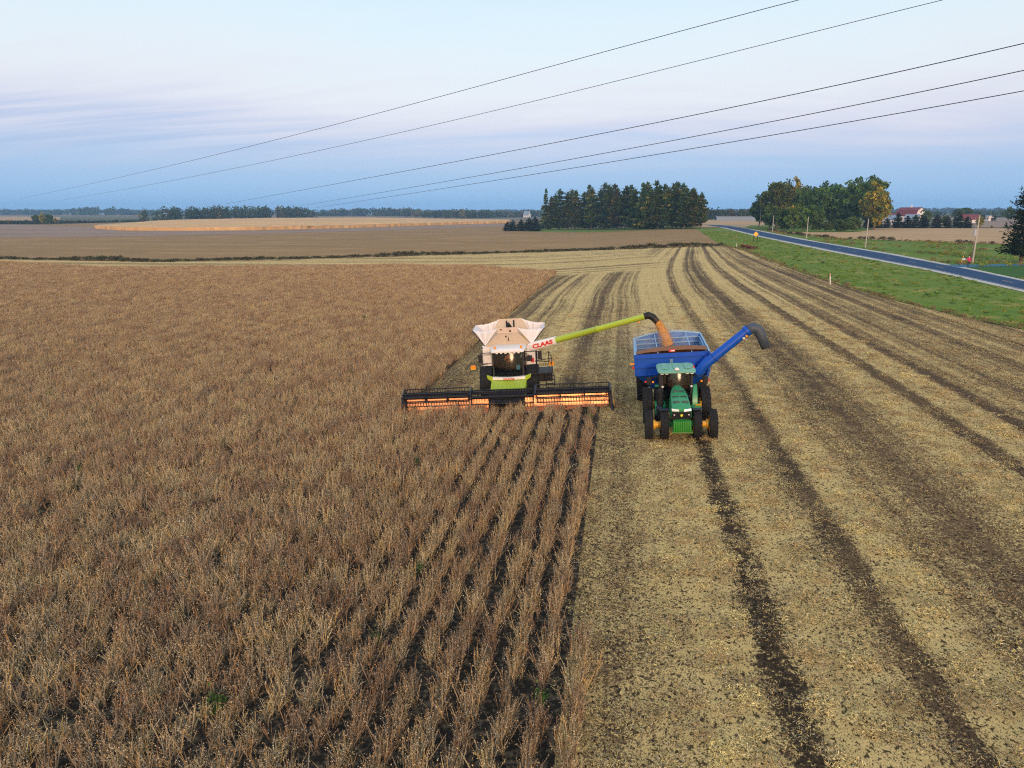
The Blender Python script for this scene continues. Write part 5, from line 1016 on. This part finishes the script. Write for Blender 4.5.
bb_ = at(909.5, 222.3); barn('barn', bb_, 12.5, 17, 5.2, top_z(909, 207.6, bb_) - bb_.z, R(36), RROOF, 'big barn with red roof and white gable behind the evergreens', 'barn', gambrel=True, cup=True)
bb_ = at(891.5, 224.5); barn('farmhouse', bb_, 7, 9, 3.4, top_z(890.5, 215.3, bb_) - bb_.z, R(35), GROOF2, 'white farmhouse with a blue grey roof beside the gold tree', 'house')
bb_ = at(888.5, 221.5); barn('shed', bb_, 8, 10, 3.4, top_z(888.5, 213.6, bb_) - bb_.z, R(75), RROOF, 'small red roofed shed behind the white farmhouse', 'shed')
bb_ = at(911.5, 224); barn('shed', bb_, 6, 8, 2.6, top_z(911.5, 214.5, bb_) - bb_.z, R(60), GROOF2, 'low white shed below the barn gable', 'shed')
bb_ = at(967.5, 223); barn('machine_shed', bb_, 9, 15, 2.6, top_z(967.5, 214.6, bb_) - bb_.z, R(96), RROOF, 'long shed with a dull red roof right of the evergreens', 'shed')
bb_ = at(942.3, 223.5); barn('shed', bb_, 5, 6, 2.4, top_z(942.3, 218, bb_) - bb_.z, R(20), RROOF, 'tiny white shed with a red roof glimpsed between the evergreens', 'shed')
bb_ = at(989, 221.2); barn('farmhouse', bb_, 7, 7, 4.4, top_z(989, 215.6, bb_) - bb_.z, R(15), GROOF2, 'small far white house between two narrow dark trees', 'house')
bb_ = at(527, 217.3); barn('shed', bb_, 10, 12, 4, top_z(527, 211, bb_) - bb_.z, R(70), GROOF2, 'far white shed among the blue woods left of the pine grove', 'shed')
bb_ = at(535, 216.4); barn('farmhouse', bb_, 8, 9, 4.5, top_z(535, 210.6, bb_) - bb_.z, R(20), GROOF2, 'far white house close beside the left end of the pine grove', 'house')
bb_ = at(742, 220.6); barn('machine_shed', bb_, 16, 46, 3.6, top_z(742, 218.4, bb_) - bb_.z, R(86), GROOF2, 'long low dark shed far behind the road end', 'shed', wallm=GROOF2, wins=0)

# ------------------------------------------------------------ power lines, poles, sign, markers
WOOD = paint('weathered_pole', (.46, .43, .39, 1), .85, dust=.5, dustcol=(.24, .19, .15, 1), scale=2); STEELG = paint('grey_metal', (.38, .42, .46, 1), .5, dust=.2); WIREM = paint('wire', (.02, .018, .03, 1), .5, dust=0)
PL = [(759.6, 209, 228.6, 'farthest grey utility pole at the left end of the hardwood grove'), (772.4, 215.5, 232, 'brown utility pole second nearest to the road end'), (806.4, 217, 238.6, 'bare utility pole in front of the middle of the hardwood grove'), (865.3, 219.3, 248, 'utility pole standing in front of the big yellow tree')]
def pole(x, yt, yb, lb, box=False, lean=0):
    bb_ = at(x, yb); h = top_z(x, yt, bb_) - bb_.z; o = empty('utility_pole', bb_, (0, lean, 0), lb, 'utility pole', 'utility poles along the road')
    m = MB(); m.tube([(0, 0, -.4), (0, 0, h * .5), (0, 0, h)], [.14, .125, .10], 10); m.build('pole', WOOD, o)
    MB().lathe([(.001, .2), (.05, .17), (.06, .05), (.03, 0)], (0, 0, h - .02), 'z', 10).build('insulator', STEELG, o)
    if box: m = MB(); m.tube([(-.36, -.05, h * .60), (-.36, -.05, h * .60 + .95)], .27, 14); m.tube([(-.3, 0, h * .60 + .95), (-.3, 0, h * .60 + 1.2)], .05, 8); m.build('transformer', STEELG, o)
for q in PL: pole(*q)
pole(972.2, 216, 264.3, 'nearest tall utility pole with a grey transformer beside the driveway', True, R(.2))
gy = at(960.6, 264.8); m = MB(); m.tube([(0, 0, 0), (.25, 0, 1.5)], .05, 8); o = m.build('guy_marker', YEL); MB().tube([(.25, 0, 1.5), (1.3, 0.1, 7.8)], .012, 5).build('wire', STEELG, o); o.location = gy; tag(o, 'slanting yellow guy wire guard beside the tall pole at the driveway', 'guy wire')
WIRES = [([(797, 0), (640, 43), (510, 77.5), (390, 109), (250, 146), (140, 174), (20, 198)], 46, 520, .020, 'highest thin overhead wire, crossing the sky from the upper edge'), ([(942, 0), (760, 45.5), (560, 95), (400, 132), (250, 165.5), (100, 194), (55, 201)], 50, 520, .020, 'second overhead wire from the top, reaching the upper right corner area'),
         ([(1024, 43.5), (860, 79.5), (700, 115), (560, 141), (400, 172), (300, 190.5), (225, 204)], 52, 560, .032, 'uppermost of the three dark lower overhead wires'), ([(1024, 70.5), (840, 108), (640, 146), (480, 176.5), (300, 205.5)], 54, 560, .032, 'middle one of the three dark lower overhead wires'), ([(1024, 91), (800, 130), (640, 157), (480, 183.5), (315, 207.5)], 56, 560, .032, 'lowest of the five dark overhead wires crossing the sky')]
for pts_, D0, D1, r_, lb in WIRES:
    X_ = np.array([p[0] for p in pts_]); Y_ = np.array([p[1] for p in pts_]); co_ = np.polyfit(X_, Y_, 3 if len(pts_) > 5 else 2)
    xa = X_[0] + 60; xb = X_[-1]; pa, pb = pt(xa, np.polyval(co_, xa), D0), pt(xb, Y_[-1], D1); line = []
    for i in range(40):
        f_ = (i / 39) ** 2; q = pa.lerp(pb, f_); v = q - Vector((0, 0, CAM_H)); lo_, hi_ = xb, xa            # plan position on a straight run, height from the sag
        for _ in range(40):
            mid_ = (lo_ + hi_) / 2; d = ray(mid_, np.polyval(co_, mid_)); cr_ = d.x * v.y - d.y * v.x
            if cr_ > 0: hi_ = mid_
            else: lo_ = mid_
        d = ray(lo_, np.polyval(co_, lo_)); s_ = math.hypot(v.x, v.y) / math.hypot(d.x, d.y); line.append((q.x, q.y, CAM_H + d.z * s_))
    d0 = Vector(line[0]) - Vector(line[3]); line = [tuple(Vector(line[0]) + d0.normalized() * 140 + Vector((0, 0, 6)))] + line      # on past the picture's edge
    m = MB(); m.tube(line, [r_] + [r_ * (1 + 1.2 * i / 39) for i in range(40)], 6); tag(m.build('overhead_wire', WIREM), lb, 'wire', 'overhead wires')
sg = at(755.3, 242.3); zt_ = top_z(755.3, 231.5, sg) - sg.z; o = empty('road_sign', sg, (0, 0, R(3)), 'orange yellow diamond road sign on two dark posts beside the road', 'road sign'); hw_ = zt_ * .245
m = MB(); m.prism([(-hw_, 0, zt_ - hw_), (0, 0, zt_ - 2 * hw_), (hw_, 0, zt_ - hw_), (0, 0, zt_)], (0, .05, 0)); m.build('sign_panel', paint('sign_yellow', (.85, .42, .015, 1), .35, dust=.1), o, .01)
for x in (-.55, .55): MB().box((x, .1, zt_ * .40), (.14, .10, zt_ * .86)).build('post', BLACK, o)
for x, yt, yb, ln, lb in ((736.6, 243, 247.2, 0, 'short white marker post at the far corner of the stubble field'), (830.2, 273.4, 284.6, R(-6), 'leaning white marker post in the green verge')):
    bb_ = at(x, yb); h = top_z(x, yt, bb_) - bb_.z; o = empty('marker_post', bb_, (0, ln, 0), lb, 'marker post', 'white marker posts'); m = MB(); m.tube([(0, 0, -.2), (0, 0, h * .72)], .075, 10); m.build('post', WWALL, o); m = MB(); m.tube([(0, 0, h * .72), (0, 0, h * .96), (0, 0, h)], [.085, .085, .03], 10); m.build('cap', paint('marker_cap', (.55, .40, .25, 1), .6), o)
rw = weed_mesh('red_weed', 260, 1.0, 1.0, [(.20, .035, .03), (.12, .03, .025), (.06, .05, .03)], [3, 2, 2], .16)
for x, yb, lb in ((745, 248, 'low red brown shrub nearest the white post at the field corner'), (750.5, 249.6, 'low dark red shrub in the verge right of the field corner')): o = link('red_shrub', rw); o.location = at(x, yb); o.scale = (1.2, 1.2, .9); tag(o, lb, 'shrub', 'red shrubs at the field corner')
DPOST = paint('dark_post', (.07, .07, .05, 1), .85)
for x, yt, yb, lb in ((1004.3, 256.5, 262.6, 'dark wooden post standing left of the big spruce trunk'), (992, 257.5, 262.8, 'grey green fence post in the meadow, right of the tall pole'), (998.5, 257.5, 262.8, 'grey fence post midway between the tall pole and the spruce'), (901.5, 236, 240.6, 'thin post at the edge of the tan field below the barn')):
    bb_ = at(x, yb); h = top_z(x, yt, bb_) - bb_.z; m = MB(); m.tube([(0, 0, -.2), (0, 0, h * .95), (0, 0, h)], [.07, .065, .04], 8); o = m.build('fence_post', DPOST); o.location = bb_; tag(o, lb, 'post', 'posts in the meadow')
# person at the driveway
J = {'pel': ((0, 0, .95), .13), 'waist': ((0, 0, 1.10), .125), 'chest': ((0, 0, 1.34), (.17, .12)), 'neck': ((0, 0, 1.50), .055), 'head': ((0, -.01, 1.60), .085), 'top': ((0, 0, 1.70), .08),
     'lsh': ((-.19, 0, 1.42), .065), 'lel': ((-.34, -.05, 1.20), .05), 'lwr': ((-.52, -.16, 1.26), .036), 'lha': ((-.60, -.19, 1.28), .042), 'rsh': ((.19, 0, 1.42), .065), 'rel': ((.26, .03, 1.14), .05), 'rwr': ((.22, -.10, .93), .036), 'rha': ((.21, -.13, .84), .042),
     'lhip': ((-.09, 0, .90), .10), 'lkn': ((-.11, -.04, .50), .07), 'lan': ((-.11, .02, .09), .048), 'lto': ((-.12, -.14, .04), .042), 'rhip': ((.09, 0, .90), .10), 'rkn': ((.10, -.01, .50), .07), 'ran': ((.11, .05, .09), .048), 'rto': ((.12, -.11, .04), .042)}
B = [('pel', 'waist'), ('waist', 'chest'), ('chest', 'neck'), ('neck', 'head'), ('head', 'top')] + [(a, b) for s_ in 'lr' for a, b in (('chest', s_ + 'sh'), (s_ + 'sh', s_ + 'el'), (s_ + 'el', s_ + 'wr'), (s_ + 'wr', s_ + 'ha'), ('pel', s_ + 'hip'), (s_ + 'hip', s_ + 'kn'), (s_ + 'kn', s_ + 'an'), (s_ + 'an', s_ + 'to'))]
pp = body_from_chain('person', J, B, [SKIN, PINK, JEAN], lambda c: 0 if c.z > 1.50 or (abs(c.x) > .53) or (c.z < .90 and c.x > .17 and c.y < -.085) else (2 if c.z < .93 and abs(c.x) < .2 else 1))
wb = at(967.9, 267.3); pp.location = wb; pp.rotation_euler = (0, 0, R(-10)); tag(pp, 'person in a bright pink jacket and dark trousers standing on the driveway', 'person')
hr_ = MB(); hr_.lathe([(.001, .115), (.06, .10), (.098, .03), (.10, -.04), (.06, -.08)], (0, .012, 1.66), 'z', 16); hr_.build('hair', paint('grey_hair', (.45, .43, .42, 1), .8, dust=0), pp)
lf = MB(); lf.box((0, 0, 0), (.42, .05, .26), rot=(0, R(-8), 0)); o = lf.build('paper_bundle', paint('pale_blue_paper', (.45, .62, .75, 1), .8, dust=0)); o.location = Matrix.LocRotScale(wb, pp.rotation_euler, None) @ Vector((-.78, -.22, 1.30)); o.rotation_euler = pp.rotation_euler; tag(o, 'pale blue paper bundle held out by the person in pink', 'paper')
